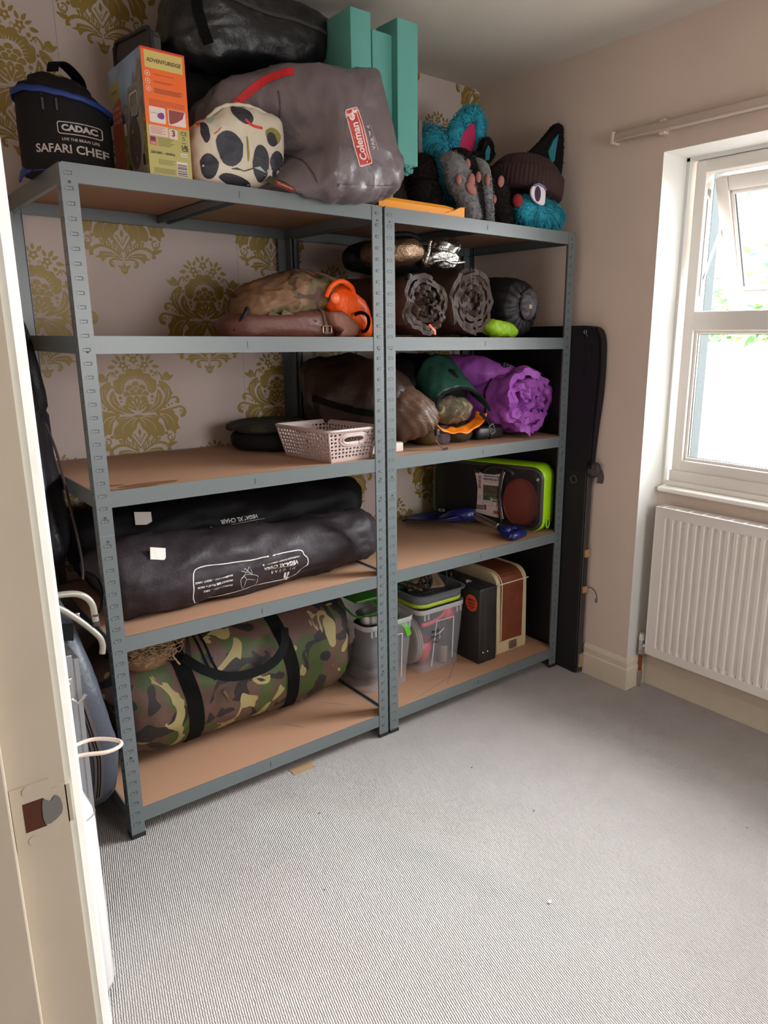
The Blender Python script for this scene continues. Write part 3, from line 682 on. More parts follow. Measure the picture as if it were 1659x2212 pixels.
# ------------------------------------------------------------------ top shelf, left unit
def grill_bag():
    cx, cy, r = .080, .215, .107
    root = thing('grill_carry_bag', 'round black zipped bag with blue piping and CADAC lettering at the left shelf end', 'carry bag', (cx, cy, ZT))
    zt = lambda x: 1.985-.16*(x+.03); R = []; prof = [(0, .90), (.006, .96), (.05, .985), (.3, 1), (.6, 1.01), (.9, 1.0), (.985, .99), (1., .975)]
    for t, k in prof: R.append([V((cx+r*k*cos(a), cy+r*k*sin(a), ZT+(zt(cx+r*k*cos(a))-ZT)*t)) for a in [2*pi*j/72 for j in range(72)]])
    g = G(); big = []
    for i in range(len(R)-1):
        for s in range(4): big.append([R[i][j].lerp(R[i+1][j], s/4) for j in range(72)])
    big.append(R[-1]); g.rings(big)
    body = ob('body', g, M_blk2, root, smooth=True, disp=crease(7, .006, (1, 1, .5), 3, 2)); tr = bvh(body)
    R = []
    for k, h in ((1.0, -.004), (.97, .012), (.9, .024), (.78, .032), (.70, .036), (.66, .052), (.5, .058), (.2, .06), (.02, .06)):
        R.append([V((cx+r*k*cos(a), cy+.01+r*k*sin(a), zt(cx+r*k*cos(a))+h+.006*noise.noise(V((cos(a)*2, sin(a)*2, k*3))))) for a in [2*pi*j/72 for j in range(72)]])
    lid = ob('lid', G().rings(R), M_blk2, root, smooth=True)
    M_blue = mat('blue_piping', (.005, .028, .17), .5)
    def ringpts(h, wv, rr=1.0): return [V((cx+(r*rr+.003)*cos(a), cy+(r*rr+.003)*sin(a), (zt(cx+r*cos(a)) if h is None else h)+wv*noise.noise(V((cos(a)*3, sin(a)*3, 1))))) for a in [2*pi*j/80 for j in range(81)]]
    P = ringpts(None, .004); ob('piping', G().ribbon(P, .013, lambda i: V((P[i].x-cx, P[i].y-cy, 0)), .005), M_blue, root, smooth=True)
    P = ringpts(ZT+.006, .0, .93); ob('piping', G().ribbon(P, .007, lambda i: V((P[i].x-cx, P[i].y-cy, 0)), .003), M_blue, root)
    ob('corner_tab', G().ribbon(cat([(-.015, .18, ZT+.012), (-.026, .21, ZT+.006), (-.028, .25, ZT-.004), (-.018, .28, ZT+.004)], False, 4), .022, (-1, 0, .2), .004), M_blue, root, smooth=True)
    ob('handle', G().ribbon(cat([(.05, .16, 2.03), (.06, .17, 2.052), (.09, .2, 2.06), (.13, .24, 2.045), (.14, .25, 2.02)], False, 5), .03, (0, 0, 1), .004), M_strap, root)
    for k, a in enumerate((-128, -112)):
        a = rad(a); p = V((cx+(r+.004)*cos(a), cy+(r+.004)*sin(a), 1.963)); g = G().bbox(p.x-.003, p.x+.003, p.y-.002, p.y+.002, p.z-.03, p.z-.002, .001, 1).tube([p+V((-.003, 0, .002)), p+V((0, -.003, .008)), p+V((.003, 0, .002))], .0012, 6)
        ob('zip_pull', g, M_dark, root)
    # lettering, cast on the cloth
    a = rad(-116); n = V((cos(a), sin(a), 0)); xd = V((-n.y, n.x, 0)); C = V((cx, cy, 0))+n*(r+.08)
    M_silver = mat('silver_print', (.42, .36, .33), .5)
    text('SAFARI CHEF', .0262, C+V((0, 0, 1.850))+xd*.026, xd, (0, 0, 1), M_silver, root, tr, bold=.0006, sx=1.02)
    C2 = C+xd*.050
    text('CADAC', .0188, C2+V((0, 0, 1.897)), xd, (0, 0, 1), M_silver, root, tr, bold=.0010, sx=1.12)
    text('LIVE THE BRAAI LIFE', .0086, C2+V((0, 0, 1.872)), xd, (0, 0, 1), M_silver, root, tr, bold=.0002, sx=1.0)
    def wav(P, k): return [(x, y+(.0018 if abs(x) < .02 else 0)*(1 if y > 0 else 1)) for x, y in P]
    A = rrect(.092, .028, .006, 5); B = rrect(.0875, .0235, .0045, 5); A = [(x, y) for x, y in A]
    flat('emblem_frame', frame2(A, B), C2+V((0, 0, 1.897)), xd, (0, 0, 1), M_silver, root, tr, .0016, .01)
grill_bag()

def reel_box():
    x0, x1, y0, y1, z0, z1 = .212, .3195, .010, .256, ZT, 2.084
    root = thing('cable_reel_box', 'tall orange and green printed cardboard box, lettered ADVENTURIDGE, on the left shelf edge', 'cardboard box', ((x0+x1)/2, (y0+y1)/2, z0))
    Mo = mat('print_orange', (.72, .12, .012), .32); Mg = mat('print_olive', (.36, .32, .09), .35); My = mat('print_straw', (.52, .42, .13), .35)
    Mr = mat('print_red', (.52, .035, .015), .35); Mw = mat('print_white', (.62, .52, .48), .4); Mk = mat('print_black', (.02, .015, .012), .4)
    Msky = mat('print_sky', (.24, .36, .55), .35, var=(14, .35)); Mmt = mat('print_mountain', (.20, .19, .18), .4, var=(40, .5)); Mgr = mat('print_grass', (.26, .23, .05), .4, var=(120, .7))
    Mrl = mat('print_reel_grey', (.24, .23, .21), .4); Mrd = mat('print_reel_dark', (.09, .08, .07), .4, var=(60, .3)); Mpu = mat('print_purple', (.16, .03, .22), .4); Mmr = mat('print_maroon', (.22, .035, .03), .4)
    Mnavy = mat('print_navy', (.015, .02, .12), .4); Mpk = mat('print_pink', (.62, .42, .38), .4)
    ob('carton', G().bbox(x0, x1, y0, y1, z0, z1, .0015, 1), mat('print_card', (.50, .18, .05), .4), root)
    FW, FH = x1-x0, z1-z0
    R_ = lambda a, b_, c_, d, W_, H_: [(a*W_, c_*H_), (b_*W_, c_*H_), (b_*W_, d*H_), (a*W_, d*H_)]
    P = [Mo, Mg, My, Mr, Mw, Mk, Mpu, Mmr, Mnavy, Mpk]; f = []
    q = lambda a, b_, c_, d, mi, ly: f.append((R_(a, b_, c_, d, FW, FH), mi, ly))
    q(0, 1, .405, 1, 0, 1); q(0, 1, 0, .405, 1, 1); q(0, 1, .985, 1, 3, 2); q(.07, .94, .845, .978, 2, 2)
    for i, h in enumerate((.80, .742, .684)):
        cx_, cz_ = .115*FW, h*FH; A = [(cx_+.0064*cos(t*pi/10), cz_+.0064*sin(t*pi/10)) for t in range(20)]; B = [(cx_+.0052*cos(t*pi/10), cz_+.0052*sin(t*pi/10)) for t in range(20)]
        f += frame2(A, B, 4, 2); f.append(([(cx_-.002, cz_-.0018), (cx_+.002, cz_-.0018), (cx_+.0015, cz_+.0022), (cx_-.0015, cz_+.0022)], 4, 2))
    for h, n_, x1_ in ((.80, 1, .72), (.748, 2, .7), (.69, 4, .9)):
        for k in range(n_): q(.24, x1_-.06*(k % 2), h-.010*k, h-.010*k+.004, 5 if n_ > 2 else 7, 2)
    for k in range(5): q(.10, .92 if k < 4 else .5, .60-.011*k, .6035-.011*k, 7, 2)
    for a, b_, m1 in ((.09, .46, 4), (.52, .93, 4)): f.append(([(p[0], p[1]) for p in rrect((b_-a)*FW, .125*FH, .003, 3, (a+b_)/2*FW, .486*FH)], m1, 2))
    f.append((cat([(.30*FW, .50*FH), (.40*FW, .51*FH), (.43*FW, .485*FH), (.40*FW, .46*FH), (.30*FW, .462*FH), (.27*FW, .48*FH)], True, 3), 6, 3)); f.append((R_(.12, .26, .497, .500, FW, FH), 7, 3))
    f.append(([(.54*FW, .545*FH), (.91*FW, .545*FH), (.86*FW, .49*FH), (.70*FW, .45*FH), (.57*FW, .43*FH), (.54*FW, .44*FH)], 7, 3))
    f.append((rrect(.43*FW, .078*FH, .002, 3, .275*FW, .360*FH), 9, 2)); f.append((rrect(.20*FW, .078*FH, .002, 3, .615*FW, .352*FH), 9, 2))
    for k in range(5): q(.09, .42-.07*(k % 2), .385-.012*k, .388-.012*k, 7, 3)
    q(.055, .20, .245, .312, 3, 2); q(.075, .18, .278, .308, 8, 3)
    for k in range(6): q(.24, .62-.05*(k % 3), .305-.012*k, .3085-.012*k, 5, 2)
    for k in range(4): q(.22, .62-.06*(k % 2), .13-.011*k, .133-.011*k, 5, 2)
    for k in range(5): q(.10, .60, .06-.009*k, .063-.009*k, 5, 2)
    q(.645, .90, .015, .135, 4, 2); y = .02
    for w_ in (2, 1, 3, 1, 2, 1, 1, 3, 2, 1, 2, 1): q(.655, .89, y, y+.003*w_, 5, 3); y += .003*w_+.0035
    q(.80, .90, .292, .297, 5, 2); f.append((rrect(.17*FW, .028*FH, .001, 2, .84*FW, .195*FH), 4, 2))
    f += frame2([(.83*FW, .345*FH), (.87*FW, .345*FH), (.88*FW, .315*FH), (.82*FW, .315*FH)], [(.84*FW, .341*FH), (.86*FW, .341*FH), (.87*FW, .318*FH), (.83*FW, .318*FH)], 5, 2)
    for i in range(40):   # corrugation glints printed in the orange
        pass
    fr = flat('front_print', f, (x0, y0-.0002, z0), (1, 0, 0), (0, 0, 1), P, root, lift=.00025)
    t = lambda s, sz, u, w, m, **k: text(s, sz, (x0+u*FW, y0-.0002, z0+w*FH), (1, 0, 0), (0, 0, 1), m, root, lift=.0012, **k)
    t('ADVENTURIDGE', .0122, .505, .905, Mk, shear=.18, sx=.92, bold=.0001); t('3', .019, .615, .357, Mk, bold=.0004); t('CE', .0125, .86, .37, Mk, sx=1.1); t('UK', .0105, .87, .262, Mk, bold=.0003, sx=1.2); t('CA', .0105, .87, .238, Mk, bold=.0003, sx=1.2)
    t('220-240V ~ 50/60Hz', .0075, .34, .185, Mk, bold=.0002, sx=.95); t('ALDI', .0052, .128, .258, Mw, bold=.0001); t('Recycle', .0048, .85, .195, Mk)
    t('', .001, 0, 0, Mk) if False else None
    SW = y1-y0; f = []; q = lambda a, b_, c_, d, mi, ly: f.append((R_(a, b_, c_, d, SW, FH), mi, ly)); P = [Msky, Mmt, Mgr, Mg, Mr, Mrl, Mrd, Mw, Mk, Mo, Mnavy]
    q(0, 1, 0, 1, 0, 1); f.append(([(.30*SW, .60*FH), (.42*SW, .66*FH), (.50*SW, .63*FH), (.60*SW, .76*FH), (.66*SW, .72*FH), (.75*SW, .86*FH), (.80*SW, .80*FH), (.90*SW, .92*FH), (SW, .90*FH), (SW, .42*FH), (.3*SW, .42*FH)], 1, 2))
    f.append(([(.30*SW, .46*FH), (.5*SW, .52*FH), (.8*SW, .46*FH), (SW, .5*FH), (SW, 0), (.3*SW, 0)], 2, 3))
    q(0, .30, .72, .88, 3, 3); f.append(([(0, 0), (.32*SW, 0), (.32*SW, .71*FH), (.29*SW, .73*FH), (0, .68*FH)], 4, 4))
    el = lambda cx_, cz_, a, b_: [(cx_*SW+a*cos(t*pi/18), cz_*FH+b_*sin(t*pi/18)) for t in range(36)]
    f += frame2(rrect(.085, .10, .012, 4, .70*SW, .585*FH), rrect(.072, .088, .010, 4, .70*SW, .585*FH), 5, 4)
    f += frame2(rrect(.060, .060, .008, 4, .70*SW, .60*FH), rrect(.052, .052, .006, 4, .70*SW, .60*FH), 7, 5)
    f.append((el(.68, .32, .058, .082), 5, 5)); f.append((el(.66, .30, .043, .062), 6, 6)); f.append((el(.47, .10, .008, .014), 8, 6)); f.append((el(.88, .14, .008, .014), 8, 6))
    for c_ in ((.62, .40), (.68, .17)): f.append((el(*c_, .0045, .006), 9, 7))
    q(.33, .40, .50, .58, 10, 5); q(.36, .44, .40, .50, 7, 5)
    q(.70, .98, 0, .085, 7, 6)
    for i in range(9): q(.72+.028*i, .72+.028*i+(.012 if i % 3 else .02), .002, .083, 8, 7)
    for k in range(5): q(.05, .26-.03*(k % 2), .34-.013*k, .344-.013*k, 9, 6)
    for k in range(5): q(.05, .24, .16-.013*k, .164-.013*k, 8, 6)
    flat('side_print', f, (x0-.0002, y1, z0), (0, -1, 0), (0, 0, 1), P, root, lift=.00012)
    t = lambda s, sz, u, w, m, **k: text(s, sz, (x0-.0002, y1-u*SW, z0+w*FH), (0, -1, 0), (0, 0, 1), m, root, lift=.0013, **k)
    t('PORTABLE', .0135, .02, .655, Mw, align='LEFT', bold=.0003); t('HOOK UP', .0155, .02, .60, Mw, align='LEFT', bold=.0003); t('EXTENSION', .0140, .02, .545, Mw, align='LEFT', bold=.0003)
    t('Adventuridge', .0085, .15, .80, Mk, bold=.0002)
reel_box()

def carry_board():
    X = .335; root = thing('folding_board', 'dark grey plastic panel with a slot handle standing behind the printed box', 'panel', (X, .39, ZT))
    f = lambda u, w, d: V((X+d, u, w)); m = mat('dark_grey_plastic', (.045, .042, .042), .6, bump=[(300, .0003)])
    O = cat([(.555, ZT), (.555, 2.2), (.545, 2.238), (.52, 2.252), (.28, 2.222), (.255, 2.205), (.25, 2.17), (.25, ZT)], False, 1)
    H = rrect(.13, .03, .014, 5, 0, 0); H = [(.40+x, 2.165+y+.10*x*-.2) for x, y in H]
    g = G(); A = [(.555, ZT), (.555, 2.215), (.53, 2.25), (.275, 2.222), (.25, 2.19), (.25, ZT)]
    # plate split round the slot so it is a real opening
    for P in ([(.25, ZT), (.555, ZT), (.555, 2.145), (.25, 2.145)], [(.25, 2.145), (.335, 2.145), (.335, 2.183), (.25, 2.183)], [(.465, 2.145), (.555, 2.145), (.555, 2.183), (.465, 2.183)], [(.25, 2.183), (.555, 2.183), (.555, 2.215), (.545, 2.236), (.525, 2.248), (.285, 2.222), (.262, 2.212), (.25, 2.195)]):
        g.prism(P, f, 0, .022)
    p = ob('panel', g, m, root)
    g = G().tube(cat([(X-.002, .25, ZT), (X-.002, .25, 2.0), (X-.002, .25, 2.18), (X-.002, .262, 2.212), (X-.002, .288, 2.226), (X-.002, .40, 2.238), (X-.002, .52, 2.252), (X-.002, .545, 2.24), (X-.002, .556, 2.21), (X-.002, .556, 1.9)], False, 5), .006, 8)
    ob('rim', g, mat('black_rim', (.018, .017, .017), .5), root, smooth=True)
    g = G(); Q = [V((X-.003, .40+x, 2.164+y)) for x, y in rrect(.135, .042, .02, 5)]; g.tube(Q+[Q[0]], .004, 6); ob('handle_surround', g, MT['black_rim'], root, smooth=True)
carry_board()

def black_duffels():
    r = thing('holdall', 'big shiny black duffel bag piled highest under the ceiling', 'duffel bag', (.66, .36, 2.14))
    b = ob('body', G().cushion([(.394, 2.243), (.405, 2.292), (.43, 2.343), (.52, 2.41), (.628, 2.425), (.748, 2.405), (.843, 2.388), (.91, 2.366), (.924, 2.345), (.922, 2.267), (.888, 2.238), (.803, 2.208), (.674, 2.175), (.584, 2.16), (.484, 2.15), (.424, 2.165), (.396, 2.198)], .33, .13, (.5, .75), 44), cloth('shiny_black_vinyl', (.006, .0055, .0065), .40, spec=.5), r, smooth=True,
            disp=add2(crease(5, .020, (1, 1, 1.3), 2, 3), crease(16, .007, (.6, 1, 1), 4, 2), lambda p, n: -.02*n.z if p.z > 2.38 else 0))
    for v in b.data.vertices: v.co.z = min(v.co.z, 2.436-WL[b].z)
    tr = bvh(b)
    strap('zip', tr, [(.50, .05, 2.33), (.62, .05, 2.315), (.75, .05, 2.315), (.88, .05, 2.31)], (0, 1, 0), .010, mat('zip_tape', (.03, .028, .03), .45), r)
    strap('strap', tr, [(.47, .0, 2.39), (.455, .0, 2.28), (.48, .0, 2.20)], (0, 1, 0), .03, M_strap, r)
    r = thing('soft_bag', 'matt black bag squashed under the big duffel behind the tent bag', 'bag', (.56, .37, ZT))
    lump('body', (.58, .39, 1.975), (.245, .145, .185), (.6, .6), M_blk, r, None, add2(crease(5, .018, (1, 1, 2.2), 6), crease(15, .004, (.5, 1, 1), 7, 2)), ZT)
black_duffels()

def dotted_bag():
    r = thing('patterned_pouch', 'cream drawstring pouch printed with big navy spots, against the tent bag', 'pouch', (.468, .1, ZT))
    Mc = cloth('cream_cotton', (.56, .50, .40), .8, b=((80, .0008),)); Mn = mat('navy_print', (.022, .021, .032), .6); Mo = mat('olive_print', (.22, .18, .03), .6); Mt = mat('sage_print', (.30, .40, .36), .6); Mr_ = mat('tomato_print', (.62, .07, .02), .6)
    b = ob('body', G().cushion([(.339, 1.907), (.352, 1.943), (.397, 1.966), (.431, 1.994), (.458, 2.006), (.511, 2.008), (.578, 2.003), (.600, 1.985), (.601, 1.936), (.597, 1.888), (.58, 1.85), (.528, 1.815), (.445, 1.800), (.367, 1.800), (.338, 1.815), (.333, 1.862)], .065, .062, (.5, .7), 36), Mc, r, smooth=True, disp=add2(crease(9, .008, (1, 1, 1), 12), crease(22, .004, (1, 1, 1), 3, 2)), zmin=ZT); tr = bvh(b); C = V((.468, -.2, 1.90))
    bl = lambda x, y, a, c_, s, rot=0: [((x+a*(1+.25*noise.noise(V((cos(t)*1.2+s, sin(t)*1.2, s*3))))*cos(t)*cos(rot)-c_*sin(t)*sin(rot)), (y+a*cos(t)*sin(rot)+c_*sin(t)*cos(rot))) for t in [2*pi*k/18 for k in range(18)]]
    P = [(bl(-.045, -.012, .036, .043, 1), 0, 1), (bl(.045, -.035, .026, .046, 2), 0, 1), (bl(.100, -.03, .026, .035, 3), 0, 1), (bl(.0, .078, .030, .022, 4, -.4), 0, 1), (bl(-.105, .02, .010, .026, 5), 0, 1),
         (bl(.088, .040, .026, .020, 6), 1, 1), (bl(.082, .030, .017, .018, 7), 0, 2), (bl(-.085, .065, .013, .024, 8, -.4), 2, 1), (bl(.078, -.088, .035, .012, 9, .4), 2, 1), (bl(-.10, -.06, .022, .03, 10), 0, 1), (bl(-.02, -.088, .05, .014, 11, -.2), 0, 1), (bl(.006, -.005, .003, .032, 12), 1, 1), (bl(-.115, .045, .006, .018, 13, -.5), 3, 1)]
    flat('print', P, C, (1, 0, 0), (0, 0, 1), [Mn, Mo, Mt, Mr_], r, tr, .0008, .012, lift=.0004)
    strap('drawcord', tr, [(-.0+.47, -.2, 1.965), (.49, -.2, 1.955), (.52, -.2, 1.952)], (0, 1, 0), .006, mat('red_cord', (.55, .03, .02), .6), r)
    ob('gathered_mouth', G().tube(cat([(.38, .045, 1.955), (.42, .03, 1.992), (.48, .025, 2.006), (.54, .03, 2.0), (.58, .045, 1.985)], False, 4), [.004+.002*(k % 2) for k in range(17)], 8), Mc, r, smooth=True)
dotted_bag()

def tent_bag():
    r = thing('tent_bag', 'large grey nylon tent bag with red Coleman badge bulging over the shelf edge', 'tent bag', (.70, .10, ZT))
    O_ = [(.39, 1.965), (.430, 2.035), (.485, 2.082), (.585, 2.122), (.736, 2.133), (.84, 2.153), (.884, 2.156), (.893, 2.12), (.912, 2.045), (.938, 1.959), (.968, 1.904), (.965, 1.868), (.925, 1.828), (.855, 1.805), (.756, 1.792), (.67, 1.792), (.6, 1.797), (.518, 1.797), (.42, 1.80), (.38, 1.86)]
    def pleat(p, n): return .0035*sin(p.x*150+5*noise.noise(p*14))*max(0, 1-abs(p.z-1.825)/.04)*(1 if p.x > .66 else 0)
    b = ob('body', G().cushion(O_, .015, .105, (.42, .75), 50, n=9, lean=lambda x, z: max(0, .69-x)*.62), M_grey, r, smooth=True, disp=add2(crease(4.5, .022, (1, 1, 1), 8, 4), crease(12, .010, (1.4, 1, .5), 9, 3), pleat), zmin=ZT-.028)
    g = o_g[b]; me = b.data; L = WL[b]     # the part on the shelf rests on its board, the front hangs just past the edge
    for v in me.vertices:
        p = v.co+L
        if p.y > -.012 and p.z < ZT+.001: v.co.z = ZT+.001-L.z
    tr = bvh(b)
    strap('strap', tr, [(.485, -.4, 2.020), (.526, -.4, 2.060), (.565, -.4, 2.088), (.61, -.4, 2.103)], (0, 1, 0), .020, M_red, r)
    strap('strap', tr, [(.573, -.4, 1.89), (.616, -.4, 1.908)], (0, 1, 0), .028, M_red, r)
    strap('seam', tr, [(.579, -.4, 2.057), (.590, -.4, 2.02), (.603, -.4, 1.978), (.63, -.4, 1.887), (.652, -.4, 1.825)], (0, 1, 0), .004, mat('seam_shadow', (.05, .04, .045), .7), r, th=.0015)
    strap('drawcord', tr, [(.70, -.4, 1.822), (.76, -.4, 1.825), (.83, -.4, 1.832), (.90, -.4, 1.845)], (0, 1, 0), .007, M_grey, r, th=.003)
    # badge, reading upwards
    xd = V((-.36, 0, .93)).normalized(); yd = V((-.93, 0, -.36)).normalized(); O = V((.765, -.5, 1.951)); Ma = mat('badge_white', (.66, .52, .48), .5); Mb = mat('badge_red', (.42, .018, .015), .5)
    S = lambda P: [(x+.35*y*0, y) for x, y in P]
    A = S(rrect(.146, .047, .008, 4)); B = S(rrect(.140, .041, .006, 4)); 
    P = [(A, 0, 1), (B, 1, 2), ([(-.062, -.0145), (.066, -.0145), (.066, -.0118), (-.062, -.0118)], 0, 3)]
    P.append(([(.053+.0098*cos(t*pi/9), .006+.0098*sin(t*pi/9)) for t in range(18)], 0, 3)); P.append(([(.053+.0045*cos(t*pi/6), .0045*sin(t*pi/6)+.006) for t in range(12)], 1, 4)); P.append(([(.050, .003), (.056, .003), (.056, .009), (.050, .009)], 0, 5))
    flat('badge', P, O, xd, yd, [Ma, Mb], r, tr, .0010, .012, lift=.00035)
    text('Coleman', .031, O+xd*-.011+yd*.003, xd, yd, Ma, r, tr, off=.0026, bold=.0009, shear=.12, sx=.86, name='badge_lettering')
    O2 = O+V((.042, 0, .004)); text('VAIL\u2122 4', .0165, O2+xd*.002, xd, yd, mat('pale_print', (.48, .42, .42), .5), r, tr, off=.0014, bold=.0003)
    flat('underline', [([(-.034, -.0105), (.036, -.0105), (.036, -.0093), (-.034, -.0093)], 0, 1)], O2, xd, yd, MT['pale_print'], r, tr, .001, .01)
tent_bag()
def leaflet():
    g = G(); org = V((.553, -.004, ZT+.004)); xd = V((.90, -.25, -.12)).normalized(); yd = V((.1, .55, .62)).normalized()
    r = thing('leaflet', 'small dark leaflet with red Coleman badge tucked under the spotted pouch', 'leaflet', (.57, 0, ZT))
    org = V((.566, -.012, ZT+.016)); xd = V((.86, -.12, -.22)).normalized(); yd = V((.16, .62, .66)); yd = (yd-xd*yd.dot(xd)).normalized()
    flat('sheet', [([(-.055, -.016), (.045, -.016), (.03, .02), (-.035, .02)], 0, 1), ([(-.02, -.012), (.038, -.012), (.03, .009), (-.02, .009)], 1, 2)], org, xd, yd, [mat('leaflet_green', (.05, .055, .03), .35, var=(60, .5)), mat('leaflet_red', (.40, .03, .02), .35)], r)
    text('Coleman', .0125, org+xd*.008+yd*-.001, xd, yd, mat('print_white', (.6, .5, .45), .4), r, lift=.0016, bold=.0003, shear=.1)
leaflet()

def foam():
    M = mat('teal_foam', (.115, .36, .315), .9, bump=[(900, .0006), (60, .0006)])
    def slab(name, boxes, label, torn):
        r = None; g = G()
        for b in boxes: g.bbox(*b, .003, 2)
        return g
    g = slab('f', [(.866, .940, .085, .265, ZT, 2.352)], '', 0)
    tag(ob('foam_block', g, M, loc=(.9, .15, ZT), smooth=True, sharp=40), 'tall teal foam block standing directly behind the grey tent bag', 'foam block', 'teal foam offcuts')
    g = G(); g.bbox(1.050, 1.132, .10, .215, 1.955, 2.372, .003, 2); g.bbox(.975, 1.052, .13, .215, ZT, 2.33, .003, 2)
    rnd = random.Random(5)
    for i in range(60):   # ragged torn foot of the block
        x, y = rnd.uniform(1.0, 1.13), rnd.uniform(.10, .16); s = rnd.uniform(.004, .013); z = 1.955-rnd.uniform(0, .018)
        if x < 1.05: y, z = .122+rnd.uniform(-.006, .006), rnd.uniform(1.90, 1.95)
        g.sell((x, y, z), (s, s*.8, s*.6), (1, 1), 7, 5, 0)
    tag(ob('foam_block', g, M, loc=(1.05, .16, ZT)), 'teal foam block with a torn lower edge, right of the taller one', 'foam block', 'teal foam offcuts')
    g = G(); g.prism([(.945, ZT), (.973, ZT), (.973, 1.985), (.945, 1.995)], lambda u, w, d: V((u, d, w)), .07, .10)
    tag(ob('foam_strip', g, M), 'short teal foam strip between the two tall foam blocks', 'foam block', 'teal foam offcuts')
foam()
def fabric_behind():
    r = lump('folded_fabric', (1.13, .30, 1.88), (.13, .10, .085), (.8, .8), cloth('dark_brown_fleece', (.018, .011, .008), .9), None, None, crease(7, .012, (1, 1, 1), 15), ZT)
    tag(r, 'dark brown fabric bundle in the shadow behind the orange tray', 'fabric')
fabric_behind()
def orange_tray():
    m = mat('orange_yellow_plastic', (.72, .27, .008), .28, coat=.3); r = thing('orange_plastic_tray', 'glossy orange plastic tray lying along the front edge under the costume paws', 'tray', (1.08, .06, ZT))
    P = [(0, 0), (0, .022), (.006, .032), (.03, .034), (.12, .034), (.12, .0)]
    g = G(); R = []
    for x, k in ((.908, 1), (.913, 1.03), (1.18, 1.0), (1.215, .9), (1.226, .62)): R.append([V((x, .012+y*1.0, ZT+z*k)) for y, z in P])
    g.rings(R); b = ob('shell', g, m, r, smooth=True, sharp=30)
    g = G(); R = []
    for x, z0, z1 in ((1.10, 0, .0035), (1.17, 0, .006), (1.21, 0, .018), (1.235, 0, .03), (1.256, 0, .033)): R.append([V((x, .006, ZT+z0)), V((x, .11, ZT+z0)), V((x, .11, ZT+z1)), V((x, .006, ZT+z1))])
    g.rings(R); ob('curved_end', g, m, r)
orange_tray()
def grey_strip():
    g = G(); c_ = cat([(1.222, .20, 2.13), (1.222, .20, 2.02), (1.226, .19, 1.93), (1.245, .17, 1.85), (1.262, .16, ZT+.01)], False, 6)
    g.rings([[V((p.x-.008, p.y, p.z)), V((p.x+.008, p.y, p.z)), V((p.x+.008, p.y+.16, p.z)), V((p.x-.008, p.y+.16, p.z))] for p in c_])
    tag(ob('foam_mat', g, mat('grey_foam', (.12, .10, .09), .8, bump=[(300, .0008)])), 'thin grey curved mat edge standing between the foam block and blue fur', 'mat')
grey_strip()

